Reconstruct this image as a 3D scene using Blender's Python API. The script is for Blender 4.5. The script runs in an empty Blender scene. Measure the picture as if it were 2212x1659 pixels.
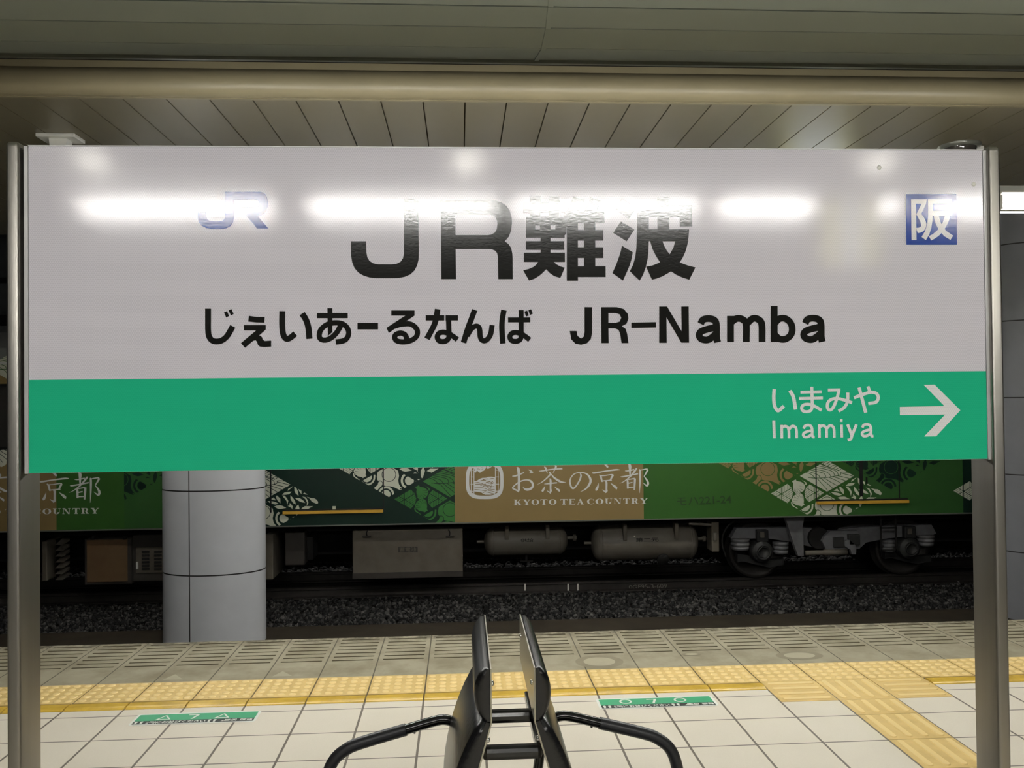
import bpy, bmesh, math, random
import numpy as np
from mathutils import Vector, Matrix
from mathutils.geometry import tessellate_polygon

SC = bpy.context.scene
COL = SC.collection
rnd = random.Random(7)

# ------------------------------------------------------------------ camera
F_PX, PW, PH = 1850.0, 2212, 1659
CAM = np.array([0.0, 0.0, 1.5568])
RM = np.array([[0.9982, -0.0593, -0.0105], [-0.0097, 0.0144, -0.9998], [0.0595, 0.9981, 0.0138]])
cam_data = bpy.data.cameras.new('camera')
cam_data.sensor_width = 36.0
cam_data.lens = F_PX / PW * 36.0
cam_data.clip_start = 0.05
cam_data.clip_end = 200
cam = bpy.data.objects.new('camera', cam_data)
COL.objects.link(cam)
cam.matrix_world = Matrix(((RM[0][0], -RM[1][0], -RM[2][0], CAM[0]),
                           (RM[0][1], -RM[1][1], -RM[2][1], CAM[1]),
                           (RM[0][2], -RM[1][2], -RM[2][2], CAM[2]), (0, 0, 0, 1)))
SC.camera = cam

# ------------------------------------------------------------------ world, exposure
world = bpy.data.worlds.new('station_air')
SC.world = world
world.use_nodes = True
world.node_tree.nodes['Background'].inputs[0].default_value = (0.9, 0.95, 1.0, 1)
world.node_tree.nodes['Background'].inputs[1].default_value = 0.02
SC.view_settings.view_transform = 'Standard'
SC.view_settings.look = 'None'
SC.view_settings.gamma = 1
SC.view_settings.use_curve_mapping = False
SC.view_settings.exposure = 0.32
TUBE_POWER = 110.0           # radiance of the fluorescent tubes
TUBE_COLOR = (1.0, 0.985, 0.95)


# ------------------------------------------------------------------ helpers
def ray(x, y):
    return RM.T @ np.array([(x - PW / 2) / F_PX, (y - PH / 2) / F_PX, 1.0])


def at_y(x, y, Y):
    d = ray(x, y)
    return CAM + d * (Y / d[1])


def at_z(x, y, z):
    d = ray(x, y)
    return CAM + d * ((z - CAM[2]) / d[2])


def lin(c):
    c = c / 255.0
    return c / 12.92 if c <= 0.04045 else ((c + 0.055) / 1.055) ** 2.4


def rgb(r, g, b):
    return (lin(r), lin(g), lin(b), 1.0)


def tag(o, label=None, cat=None, group=None, kind=None):
    if label: o['label'] = label
    if cat: o['category'] = cat
    if group: o['group'] = group
    if kind: o['kind'] = kind
    return o


def empty(name, loc=(0, 0, 0), rz=0.0):
    o = bpy.data.objects.new(name, None)
    o.empty_display_size = 0.1
    o.location = loc
    o.rotation_euler = (0, 0, rz)
    COL.objects.link(o)
    return o


class MB:
    """collects shapes and links them as one mesh object"""

    def __init__(self):
        self.v, self.f, self.m, self.s = [], [], [], []

    def add(self, verts, faces, mi=0, smooth=False):
        o = len(self.v)
        self.v += [tuple(map(float, p)) for p in verts]
        for f in faces:
            self.f.append(tuple(i + o for i in f))
            self.m.append(mi)
            self.s.append(smooth)

    def box(self, x0, x1, y0, y1, z0, z1, mi=0, bev=0.0):
        if bev <= 0:
            v = [(x0, y0, z0), (x1, y0, z0), (x1, y1, z0), (x0, y1, z0), (x0, y0, z1), (x1, y0, z1), (x1, y1, z1), (x0, y1, z1)]
            self.add(v, [(0, 3, 2, 1), (4, 5, 6, 7), (0, 1, 5, 4), (1, 2, 6, 5), (2, 3, 7, 6), (3, 0, 4, 7)], mi)
            return
        bm = bmesh.new()
        bmesh.ops.create_cube(bm, size=1)
        for p in bm.verts:
            p.co = Vector(((x0 + x1) / 2 + p.co.x * (x1 - x0), (y0 + y1) / 2 + p.co.y * (y1 - y0), (z0 + z1) / 2 + p.co.z * (z1 - z0)))
        bmesh.ops.bevel(bm, geom=bm.edges[:], offset=bev, segments=2, affect='EDGES', profile=0.5)
        bm.verts.index_update()
        self.add([p.co[:] for p in bm.verts], [[q.index for q in f.verts] for f in bm.faces], mi)
        bm.free()

    def prism(self, poly, axis, a, b, mi=0):
        """extrude a 2D polygon along an axis; axis 'y' -> poly is (x,z), 'x' -> (y,z), 'z' -> (x,y)"""
        def P(p, t):
            return {'y': (p[0], t, p[1]), 'x': (t, p[0], p[1]), 'z': (p[0], p[1], t)}[axis]
        n = len(poly)
        v = [P(p, a) for p in poly] + [P(p, b) for p in poly]
        f = [(i, (i + 1) % n, n + (i + 1) % n, n + i) for i in range(n)]
        tri = tessellate_polygon([[Vector((p[0], p[1], 0)) for p in poly]])
        f += [tuple(t) for t in tri] + [tuple(n + i for i in reversed(t)) for t in tri]
        self.add(v, f, mi)

    def cyl(self, p0, p1, r0, r1=None, seg=24, mi=0, caps=True, smooth=True):
        r1 = r0 if r1 is None else r1
        p0, p1 = Vector(p0), Vector(p1)
        d = (p1 - p0).normalized()
        a = d.orthogonal().normalized()
        b = d.cross(a)
        v = []
        for p, r in ((p0, r0), (p1, r1)):
            for i in range(seg):
                t = 2 * math.pi * i / seg
                v.append(p + a * (r * math.cos(t)) + b * (r * math.sin(t)))
        self.add(v, [(i, (i + 1) % seg, seg + (i + 1) % seg, seg + i) for i in range(seg)], mi, smooth)
        if caps:
            self.add(v[:seg], [tuple(reversed(range(seg)))], mi)
            self.add(v[seg:], [tuple(range(seg))], mi)

    def lathe(self, base, axis, prof, seg=32, mi=0):
        """prof: list of (t along axis, radius)"""
        base, d = Vector(base), Vector(axis).normalized()
        a = d.orthogonal().normalized()
        b = d.cross(a)
        v, f = [], []
        for t, r in prof:
            for i in range(seg):
                q = 2 * math.pi * i / seg
                v.append(base + d * t + (a * math.cos(q) + b * math.sin(q)) * max(r, 1e-5))
        for k in range(len(prof) - 1):
            for i in range(seg):
                f.append((k * seg + i, k * seg + (i + 1) % seg, (k + 1) * seg + (i + 1) % seg, (k + 1) * seg + i))
        self.add(v, f, mi, True)

    def tube(self, pts, r, seg=14, mi=0, closed=False):
        pts = [Vector(p) for p in pts]
        n = len(pts)
        rs = r if isinstance(r, (list, tuple)) else [r] * n
        v, f = [], []
        up = None
        for i, p in enumerate(pts):
            t = (pts[min(i + 1, n - 1)] - pts[max(i - 1, 0)]).normalized()
            if up is None:
                up = t.orthogonal().normalized()
            a = (up - t * up.dot(t)).normalized()
            up = a
            b = t.cross(a)
            for k in range(seg):
                q = 2 * math.pi * k / seg
                v.append(p + (a * math.cos(q) + b * math.sin(q)) * rs[i])
        for i in range(n - 1):
            for k in range(seg):
                f.append((i * seg + k, i * seg + (k + 1) % seg, (i + 1) * seg + (k + 1) % seg, (i + 1) * seg + k))
        self.add(v, f, mi, True)
        self.add(v[:seg], [tuple(reversed(range(seg)))], mi)
        self.add(v[-seg:], [tuple(range(seg))], mi)

    def build(self, name, mats, parent=None):
        me = bpy.data.meshes.new(name)
        me.from_pydata(self.v, [], self.f)
        for m in (mats if isinstance(mats, (list, tuple)) else [mats]):
            me.materials.append(m)
        me.polygons.foreach_set('material_index', self.m)
        me.polygons.foreach_set('use_smooth', self.s)
        me.update()
        o = bpy.data.objects.new(name, me)
        COL.objects.link(o)
        if parent is not None:
            o.parent = parent
        return o


def struct(o):
    o['kind'] = 'structure'
    return o


def spline(pts, n=8):
    """Catmull-Rom through points of any dimension"""
    P = [np.array(p, float) for p in pts]
    if len(P) < 3:
        return P
    Q = [2 * P[0] - P[1]] + P + [2 * P[-1] - P[-2]]
    out = []
    for i in range(1, len(Q) - 2):
        p0, p1, p2, p3 = Q[i - 1:i + 3]
        for k in range(n):
            t = k / n
            out.append(0.5 * ((2 * p1) + (-p0 + p2) * t + (2 * p0 - 5 * p1 + 4 * p2 - p3) * t * t + (-p0 + 3 * p1 - 3 * p2 + p3) * t ** 3))
    out.append(P[-1])
    return out


def clip_convex(poly, clip):
    """Sutherland-Hodgman; clip is a convex polygon in any winding"""
    area = sum(clip[i][0] * clip[(i + 1) % len(clip)][1] - clip[(i + 1) % len(clip)][0] * clip[i][1] for i in range(len(clip)))
    sg = 1 if area > 0 else -1
    out = [tuple(p) for p in poly]
    for i in range(len(clip)):
        a, b = clip[i], clip[(i + 1) % len(clip)]
        inp, out = out, []
        def side(p):
            return sg * ((b[0] - a[0]) * (p[1] - a[1]) - (b[1] - a[1]) * (p[0] - a[0]))
        for j in range(len(inp)):
            p, q = inp[j], inp[(j + 1) % len(inp)]
            sp, sq = side(p), side(q)
            if sp >= 0:
                out.append(p)
            if (sp >= 0) != (sq >= 0):
                t = sp / (sp - sq)
                out.append((p[0] + (q[0] - p[0]) * t, p[1] + (q[1] - p[1]) * t))
        if len(out) < 3:
            return []
    return out


class Flat:
    """flat printed shapes: 2D outlines put through a mapping onto a surface"""

    def __init__(self, fmap, tr=None):
        self.fmap, self.tr, self.clip = fmap, tr, []
        self.mb, self.cnt = MB(), 0          # cnt: hair-thin stacking so that overlapping shapes never share one plane

    def _pt(self, p):
        if self.tr:
            return (self.tr[0] + p[0] * self.tr[2], self.tr[1] + p[1] * self.tr[2])
        return p

    def _emit(self, tri, mi, layer):
        polys = [tri]
        for c in self.clip:
            polys = [r for r in (clip_convex(p, c) for p in polys) if len(r) >= 3]
        for p in polys:
            self.mb.add([self.fmap(x, y, layer + 0.004 * self.cnt) for x, y in p], [tuple(range(len(p)))], mi)

    def poly(self, pts, holes=(), mi=0, layer=0):
        loops = [[self._pt(p) for p in pts]] + [[self._pt(p) for p in h] for h in holes]
        flat = [p for l in loops for p in l]
        self.cnt += 1
        for t in tessellate_polygon([[Vector((p[0], p[1], 0)) for p in l] for l in loops]):
            self._emit([flat[i] for i in t], mi, layer)

    def rect(self, x0, y0, x1, y1, mi=0, layer=0):
        self.poly([(x0, y0), (x1, y0), (x1, y1), (x0, y1)], mi=mi, layer=layer)

    def stroke(self, pts, w=None, mi=0, layer=0, smooth=True, n=6):
        P = [p if len(p) == 3 else (p[0], p[1], w) for p in pts]
        S = spline(P, n) if smooth and len(P) > 2 else [np.array(p, float) for p in P]
        L, Rr = [], []
        for i, p in enumerate(S):
            t = S[min(i + 1, len(S) - 1)][:2] - S[max(i - 1, 0)][:2]
            l = np.hypot(*t) or 1
            nx, ny = -t[1] / l, t[0] / l
            h = max(p[2], 0.01) / 2
            L.append((p[0] + nx * h, p[1] + ny * h))
            Rr.append((p[0] - nx * h, p[1] - ny * h))
        for i in range(len(S) - 1):
            q = [self._pt(a) for a in (L[i], L[i + 1], Rr[i + 1], Rr[i])]
            self.cnt += 1
            self._emit(q, mi, layer)

    def disc(self, c, r, mi=0, layer=0, n=28):
        self.poly([(c[0] + r * math.cos(2 * math.pi * k / n), c[1] + r * math.sin(2 * math.pi * k / n)) for k in range(n)], mi=mi, layer=layer)

    def ring(self, c, r, w, mi=0, layer=0, a0=0.0, a1=2 * math.pi, n=32):
        self.stroke([(c[0] + r * math.cos(a0 + (a1 - a0) * k / n), c[1] + r * math.sin(a0 + (a1 - a0) * k / n)) for k in range(n + 1)], w, mi, layer, smooth=False)


_tc = {}


def text_tris(s, offset=0.0):
    """triangles of a text set in the built-in font, normalised to the unit box (y down)"""
    key = (s, offset)
    if key in _tc:
        return _tc[key]
    cu = bpy.data.curves.new('text', 'FONT')
    cu.body = s
    cu.offset = offset
    cu.resolution_u = 4
    o = bpy.data.objects.new('text', cu)
    COL.objects.link(o)
    bpy.context.view_layer.update()
    me = o.evaluated_get(bpy.context.evaluated_depsgraph_get()).to_mesh()
    me.calc_loop_triangles()
    V = np.array([v.co[:2] for v in me.vertices])
    T = [tuple(t.vertices) for t in me.loop_triangles]
    bpy.data.objects.remove(o)
    bpy.data.curves.remove(cu)
    lo, hi = V.min(0), V.max(0)
    V = (V - lo) / (hi - lo)
    V[:, 1] = 1 - V[:, 1]
    _tc[key] = (V, T)
    return _tc[key]


def put_text(fl, s, quad, mi=0, layer=0, offset=0.0):
    """quad: TL, TR, BR, BL corners the text is fitted to"""
    V, T = text_tris(s, offset)
    a, b, c, d = [np.array(q, float) for q in quad]
    for t in T:
        pts = []
        for i in t:
            u, v = V[i]
            p = (a * (1 - u) + b * u) * (1 - v) + (d * (1 - u) + c * u) * v
            pts.append(fl._pt((p[0], p[1])))
        fl._emit(pts, mi, layer)


# ------------------------------------------------------------------ materials
class NT:
    def __init__(self, name):
        self.m = bpy.data.materials.new(name)
        self.m.use_nodes = True
        self.t = self.m.node_tree
        self.b = self.t.nodes['Principled BSDF']
        self.co = None

    def n(self, typ, **kw):
        x = self.t.nodes.new(typ)
        for k, v in kw.items():
            setattr(x, k, v)
        return x

    def l(self, a, b):
        self.t.links.new(a, b)

    def coord(self):
        if self.co is None:
            tc = self.n('ShaderNodeTexCoord')
            sp = self.n('ShaderNodeSeparateXYZ')
            self.l(tc.outputs['Object'], sp.inputs[0])
            self.co = (tc.outputs['Object'], sp.outputs[0], sp.outputs[1], sp.outputs[2])
        return self.co

    def math(self, op, a, b=None, c=None):
        x = self.n('ShaderNodeMath', operation=op)
        for i, v in enumerate((a, b, c)):
            if v is None:
                continue
            if isinstance(v, (int, float)):
                x.inputs[i].default_value = v
            else:
                self.l(v, x.inputs[i])
        return x.outputs[0]

    def noise(self, scale, detail=3.0, rough=0.55, vec=None, stretch=None):
        x = self.n('ShaderNodeTexNoise')
        x.inputs['Scale'].default_value = scale
        x.inputs['Detail'].default_value = detail
        x.inputs['Roughness'].default_value = rough
        v = vec or self.coord()[0]
        if stretch:
            mp = self.n('ShaderNodeMapping')
            mp.inputs['Scale'].default_value = stretch
            self.l(v, mp.inputs[0])
            v = mp.outputs[0]
        self.l(v, x.inputs['Vector'])
        return x.outputs['Fac']

    def ramp(self, fac, a, b, lo=0.0, hi=1.0):
        x = self.n('ShaderNodeMapRange')
        self.l(fac, x.inputs[0])
        x.inputs[1].default_value = lo
        x.inputs[2].default_value = hi
        x.inputs[3].default_value = a
        x.inputs[4].default_value = b
        return x.outputs[0]

    def mix(self, fac, a, b):
        x = self.n('ShaderNodeMix', data_type='RGBA')
        if isinstance(fac, (int, float)):
            x.inputs[0].default_value = fac
        else:
            self.l(fac, x.inputs[0])
        for i, v in ((6, a), (7, b)):
            if isinstance(v, tuple):
                x.inputs[i].default_value = v
            else:
                self.l(v, x.inputs[i])
        return x.outputs[2]

    def base(self, c):
        if isinstance(c, tuple):
            self.b.inputs['Base Color'].default_value = c
        else:
            self.l(c, self.b.inputs['Base Color'])

    def bump(self, h, strength=0.1, dist=0.01):
        x = self.n('ShaderNodeBump')
        x.inputs['Strength'].default_value = strength
        x.inputs['Distance'].default_value = dist
        self.l(h, x.inputs['Height'])
        self.l(x.outputs[0], self.b.inputs['Normal'])

    def set(self, rough=0.5, metal=0.0, spec=0.5):
        self.b.inputs['Roughness'].default_value = rough
        self.b.inputs['Metallic'].default_value = metal
        self.b.inputs['Specular IOR Level'].default_value = spec
        return self


def plain(name, c, rough=0.5, metal=0.0, spec=0.5, var=0.0, vscale=6.0, dirt=None, dscale=3.0, damt=0.5, bump=0.0, bscale=60.0):
    """a procedural material: base colour with fine variation, optional dirt patches and bump"""
    t = NT(name)
    t.set(rough, metal, spec)
    col = rgb(*c)
    if var > 0:
        f = t.noise(vscale, 4)
        lo = tuple(max(0, x * (1 - var)) for x in col[:3]) + (1,)
        hi = tuple(min(1, x * (1 + var)) for x in col[:3]) + (1,)
        col = t.mix(t.ramp(f, 0, 1, 0.3, 0.7), lo, hi)
    if dirt:
        f = t.noise(dscale, 6, 0.65)
        col = t.mix(t.ramp(f, 0, damt, 0.45, 0.7), col, rgb(*dirt))
    t.base(col)
    if bump > 0:
        t.bump(t.noise(bscale, 3), bump, 0.005)
    return t.m


def glow(name, c, s):
    t = NT(name)
    t.base((0.8, 0.8, 0.8, 1))
    t.b.inputs['Emission Color'].default_value = c
    t.b.inputs['Emission Strength'].default_value = s
    return t.m


def sheet(name, c, hexc=None, rough=0.10):
    """glossy reflective sign sheeting; hexc: colour of the honeycomb seams"""
    t = NT(name)
    t.set(rough, 0.0, 0.45)
    v, x, y, z = t.coord()
    if hexc:
        p = 0.0047
        def lat(ox):
            u = t.math('SUBTRACT', t.math('FRACT', t.math('ADD', t.math('DIVIDE', x, p), ox)), 0.5)
            w = t.math('MULTIPLY', t.math('SUBTRACT', t.math('FRACT', t.math('ADD', t.math('DIVIDE', z, p * 1.732), ox)), 0.5), 1.732)
            return t.math('ADD', t.math('MULTIPLY', u, u), t.math('MULTIPLY', w, w))
        d = t.math('MINIMUM', lat(0.0), lat(0.5))
        seam = t.ramp(d, 0, 1, 0.13, 0.24)
        t.base(t.mix(seam, rgb(*c), rgb(*hexc)))
    else:
        t.base(rgb(*c))
    t.b.inputs['Coat Weight'].default_value = 0.0
    t.b.inputs['Coat Roughness'].default_value = 0.09
    h = t.noise(150, 3, 0.6, stretch=(0.6, 1, 1.2))
    t.bump(h, 0.022, 0.0025)
    bn = t.b.inputs['Normal'].links[0].from_socket
    t.l(bn, t.b.inputs['Coat Normal'])
    return t.m


M = {}
M['sheet_white'] = sheet('white_reflective_sheeting', (209, 206, 216), (226, 223, 232))
M['sheet_green'] = sheet('green_reflective_sheeting', (35, 180, 136), (41, 184, 140))
M['film_black'] = sheet('black_film', (26, 26, 24))
M['film_blue'] = sheet('blue_film', (24, 62, 150))
M['film_white'] = sheet('white_film', (226, 226, 228), (238, 238, 240))
M['alu'] = plain('white_aluminium', (190, 190, 190), 0.35, 0.2)
t = NT('brushed_stainless'); t.set(0.36, 1.0)
t.base(t.mix(t.noise(30, 3, stretch=(1, 1, 0.05)), rgb(146, 143, 136), rgb(166, 162, 156)))
t.bump(t.noise(400, 2, stretch=(1, 1, 0.02)), 0.05, 0.002)
M['steel'] = t.m
M['dark_gap'] = plain('dark_seal', (30, 28, 26), 0.6)
M['black_paint'] = plain('glossy_black_paint', (14, 14, 15), 0.16, 0, 0.6, bump=0.02, bscale=90)
M['black_vinyl'] = plain('black_vinyl', (16, 16, 18), 0.27, 0, 0.55, var=0.15, vscale=25, bump=0.12, bscale=55)
M['grip'] = plain('charcoal_rubber_grip', (38, 39, 42), 0.42, 0, 0.5)
t = NT('bench_back_plate'); t.set(0.3, 1.0)
t.base(rgb(176, 172, 160))
M['plate'] = t.m
M['chrome'] = plain('chrome', (215, 215, 215), 0.12, 1.0)
# floor tiles
t = NT('platform_tiles'); t.set(0.42, 0, 0.4)
v, x, y, z = t.coord()
gx = t.math('ABSOLUTE', t.math('SUBTRACT', t.math('FRACT', t.math('DIVIDE', t.math('ADD', x, 0.807 + 60.15), 0.3)), 0.5))
gy = t.math('ABSOLUTE', t.math('SUBTRACT', t.math('FRACT', t.math('DIVIDE', t.math('ADD', y, 60.15 - 4.345), 0.3)), 0.5))
lx = t.math('LESS_THAN', gx, 0.0175)
ly = t.math('LESS_THAN', gy, 0.0135)
line = t.math('MAXIMUM', lx, ly)
fine = t.mix(t.noise(160, 3), rgb(222, 214, 196), rgb(234, 227, 211))
grime = t.mix(t.ramp(t.noise(1.7, 4), 0, 0.16, 0.4, 0.75), fine, rgb(190, 180, 158))
t.base(t.mix(line, grime, rgb(112, 104, 92)))
t.bump(t.math('SUBTRACT', t.noise(220, 2), t.math('MULTIPLY', line, 2.0)), 0.10, 0.003)
M['tiles'] = t.m
t = NT('grooved_edge_concrete'); t.set(0.62, 0, 0.3)
v, x, y, z = t.coord()
c0 = t.mix(t.noise(9, 5), rgb(146, 139, 118), rgb(168, 162, 140))
c1 = t.mix(t.ramp(t.noise(3.1, 5, 0.65), 0, 0.7, 0.42, 0.66), c0, rgb(118, 110, 88))
near = t.math('MULTIPLY', t.ramp(y, 0, 1, 5.47, 5.63), t.ramp(t.noise(11, 4, 0.7), 0, 1, 0.42, 0.6))
c2 = t.mix(near, c1, rgb(74, 68, 54))
gx = t.math('ABSOLUTE', t.math('SUBTRACT', t.math('FRACT', t.math('DIVIDE', t.math('ADD', x, 0.807 + 60.15), 0.3)), 0.5))
t.base(t.mix(t.math('LESS_THAN', gx, 0.012), c2, rgb(84, 78, 64)))
M['edge'] = t.m
M['groove'] = plain('groove_dirt', (96, 88, 68), 0.8, 0, 0.2, var=0.2)
M['yellow_tile'] = plain('yellow_tactile_tile', (222, 192, 124), 0.42, 0, 0.4, var=0.06, vscale=12, dirt=(176, 146, 84), dscale=5, damt=0.35)
M['yellow_dot'] = plain('yellow_tactile_dot', (238, 212, 148), 0.38, 0, 0.4)
M['yellow_bar'] = plain('yellow_glazed_bar', (214, 178, 74), 0.22, 0, 0.5, var=0.08, vscale=5, dirt=(150, 120, 40), dscale=7, damt=0.4)
M['joint'] = plain('tile_joint', (96, 84, 58), 0.8)
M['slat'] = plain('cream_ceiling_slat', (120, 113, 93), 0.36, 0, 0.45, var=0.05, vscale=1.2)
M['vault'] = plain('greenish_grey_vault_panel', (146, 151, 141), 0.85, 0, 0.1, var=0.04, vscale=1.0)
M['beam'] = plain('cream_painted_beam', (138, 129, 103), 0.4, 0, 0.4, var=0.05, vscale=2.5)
M['void'] = plain('dark_void', (22, 21, 20), 0.9)
M['lip'] = plain('grey_metal_lip', (120, 122, 114), 0.3, 0.3)
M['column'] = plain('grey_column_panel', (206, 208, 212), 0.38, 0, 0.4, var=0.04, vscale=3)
M['column_shaded'] = plain('shaded_column_panel', (128, 129, 134), 0.38, 0, 0.4, var=0.06, vscale=3)  # same cladding darkened: the shade on the right column is put into its colour
M['wall'] = plain('tunnel_wall', (96, 98, 98), 0.8, 0, 0.3, var=0.15, vscale=1.5)
M['concrete'] = plain('dirty_concrete', (46, 40, 31), 0.9, 0, 0.2, var=0.25, vscale=3)
M['bed'] = plain('track_bed', (40, 38, 36), 0.95, 0, 0.1, var=0.3, vscale=12)
t = NT('ballast_stone'); t.set(0.85, 0, 0.25)
oi = t.n('ShaderNodeNewGeometry')
t.base(t.mix(t.math('POWER', oi.outputs['Random Per Island'], 2.8), rgb(22, 22, 23), rgb(86, 84, 82)))
M['stone'] = t.m
M['rail'] = plain('rusty_rail', (52, 48, 45), 0.6, 0.4, var=0.2, vscale=8)
M['under'] = plain('underframe_black', (26, 25, 24), 0.8, 0, 0.3, var=0.2)
M['boxgrey'] = plain('dusty_grey_box', (92, 86, 76), 0.65, 0, 0.3, var=0.08, dirt=(70, 60, 46), dscale=2.2, damt=0.5)
M['boxdark'] = plain('dark_brown_box', (54, 50, 46), 0.7, 0, 0.3, var=0.08)
M['rust'] = plain('rust_brown_panel', (100, 78, 54), 0.7, 0, 0.3, var=0.1, vscale=4, dirt=(92, 66, 42), dscale=3, damt=0.6)
M['tank'] = plain('dusty_grey_tank', (98, 93, 84), 0.5, 0, 0.4, var=0.08, dirt=(66, 56, 44), dscale=3, damt=0.5)
M['bogie'] = plain('bogie_grey_paint', (104, 104, 106), 0.55, 0, 0.4, var=0.1, dirt=(60, 56, 52), dscale=4, damt=0.4)
M['bogiedark'] = plain('bogie_dark', (36, 36, 36), 0.6, 0, 0.4)
M['wheel'] = plain('wheel_steel', (62, 59, 56), 0.5, 0.5, var=0.1)
def paint(name, c): return plain(name, c, 0.35, 0, 0.35, var=0.03, vscale=2)
M['p_tan'] = paint('tan_livery', (150, 128, 84))
M['p_green'] = paint('green_livery', (56, 100, 42))
M['p_dark'] = paint('dark_green_livery', (20, 42, 34))
M['p_mid'] = paint('mid_green_livery', (60, 118, 58))
M['p_soft'] = paint('soft_green_livery', (54, 96, 48))
M['p_cream'] = paint('cream_livery', (222, 224, 204))
M['p_white'] = paint('white_lettering', (240, 240, 238))
M['p_black'] = plain('black_rubber', (14, 16, 15), 0.6)
M['p_sill'] = plain('yellow_sill_plate', (226, 176, 66), 0.45, var=0.08, vscale=5)
M['p_roof'] = plain('grey_roof', (120, 122, 120), 0.6)
M['glass'] = plain('tinted_window_glass', (60, 58, 54), 0.08, 0, 0.6)
M['st_white'] = plain('white_floor_film', (236, 238, 228), 0.4)
M['st_green'] = plain('green_floor_film', (70, 168, 122), 0.4)
M['st_black'] = plain('black_floor_film', (44, 46, 44), 0.45)
M['lamp_white'] = plain('white_lamp_housing', (226, 226, 220), 0.35)
M['tube'] = glow('fluorescent_tube', TUBE_COLOR + (1,), TUBE_POWER)
M['panel_glow'] = glow('lamp_diffuser', (1.0, 0.97, 0.9, 1), 16.0)
M['face_white'] = glow('lit_white_face', (0.95, 1.0, 1.0, 1), 3.2)
M['face_yellow'] = glow('lit_yellow_face', (0.85, 0.8, 0.12, 1), 3.0)
M['spot'] = glow('downlight_glass', (1, 0.97, 0.85, 1), 60.0)
M['ghost'] = plain('worn_patch', (132, 125, 104), 0.6, var=0.08, vscale=9)
M['ghost_light'] = plain('worn_patch_pale', (168, 161, 138), 0.6, var=0.06, vscale=9)

# ------------------------------------------------------------------ platform floor and setting
X0, X1 = -14.0, 16.0
GX = -0.807              # a tile joint in x; joints every 0.3 m
Y_EDGE, Y_DOT, Y_BAR, Y_IN = 5.627, 4.845, 4.545, 4.43
Y_BACK = -2.0
PLAT_H = 1.16
m = MB()
m.box(X0, X1, Y_BACK, Y_IN, -PLAT_H, 0.0)
m.box(X0, X1, Y_IN, Y_EDGE - 0.12, -PLAT_H, -0.006)
fl = m.build('floor', M['tiles'])
struct(fl)
tag(fl, 'cream tiled platform floor in the foreground', 'floor')

# grooved edge slabs
m = MB()
i0, i1 = -20, 28
grooves = [5.575 - 0.0715 * k for k in range(7)]
for i in range(i0, i1):
    a, b = GX + 0.3 * i, GX + 0.3 * (i + 1)
    if b < X0 or a > X1: continue
    ga, gb = a + 0.03, b - 0.03
    ys = [Y_DOT] + sorted([g - 0.008 for g in grooves] + [g + 0.008 for g in grooves]) + [Y_EDGE]
    for s, e in ((a, ga), (gb, b)):
        m.add([(s, Y_DOT, 0), (e, Y_DOT, 0), (e, Y_EDGE, 0), (s, Y_EDGE, 0)], [(0, 1, 2, 3)], 0)
    for k in range(len(ys) - 1):
        if k % 2 == 0:
            m.add([(ga, ys[k], 0), (gb, ys[k], 0), (gb, ys[k + 1], 0), (ga, ys[k + 1], 0)], [(0, 1, 2, 3)], 0)
        else:
            p, q, d = ys[k], ys[k + 1], -0.005
            m.add([(ga, p, d), (gb, p, d), (gb, q, d), (ga, q, d), (ga, p, 0), (gb, p, 0), (gb, q, 0), (ga, q, 0)],
                  [(0, 1, 2, 3), (0, 4, 5, 1), (1, 5, 6, 2), (2, 6, 7, 3), (3, 7, 4, 0)], 1)
xa, xb = GX + 0.3 * i0, GX + 0.3 * i1
m.add([(xa, Y_EDGE, 0), (xb, Y_EDGE, 0), (xb, Y_EDGE, -0.12), (xa, Y_EDGE, -0.12), (xa, Y_EDGE - 0.12, -0.12), (xb, Y_EDGE - 0.12, -0.12)],
      [(0, 3, 2, 1), (3, 4, 5, 2)], 0)
edge = struct(m.build('trim_1', [M['edge'], M['groove']]))
tag(edge, 'grey grooved edge slabs along the platform brink', 'platform edge')
# pale marks left by removed stickers
f = Flat(lambda x, y, k: (x, y, 0.0012 + 0.0006 * k))
for cx, cy, rx, ry in ((0.79, 4.98, 0.14, 0.12), (1.985, 4.985, 0.14, 0.085), (1.36, 5.07, 0.06, 0.03)):
    pts = [(cx + rx * math.cos(2 * math.pi * k / 40), cy + ry * math.sin(2 * math.pi * k / 40)) for k in range(40)]
    f.poly(pts, mi=0)
    f.poly([(cx + (p[0] - cx) * 0.66, cy + (p[1] - cy) * 0.66) for p in pts], mi=1, layer=1)
for tri in ([(-1.67, 4.885), (-1.56, 4.885), (-1.63, 4.975)], [(-1.07, 4.885), (-0.96, 4.885), (-1.03, 4.975)]):
    f.poly(tri, mi=1)
f.mb.build('worn_sticker_mark', [M['ghost'], M['ghost_light']], edge)

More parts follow.
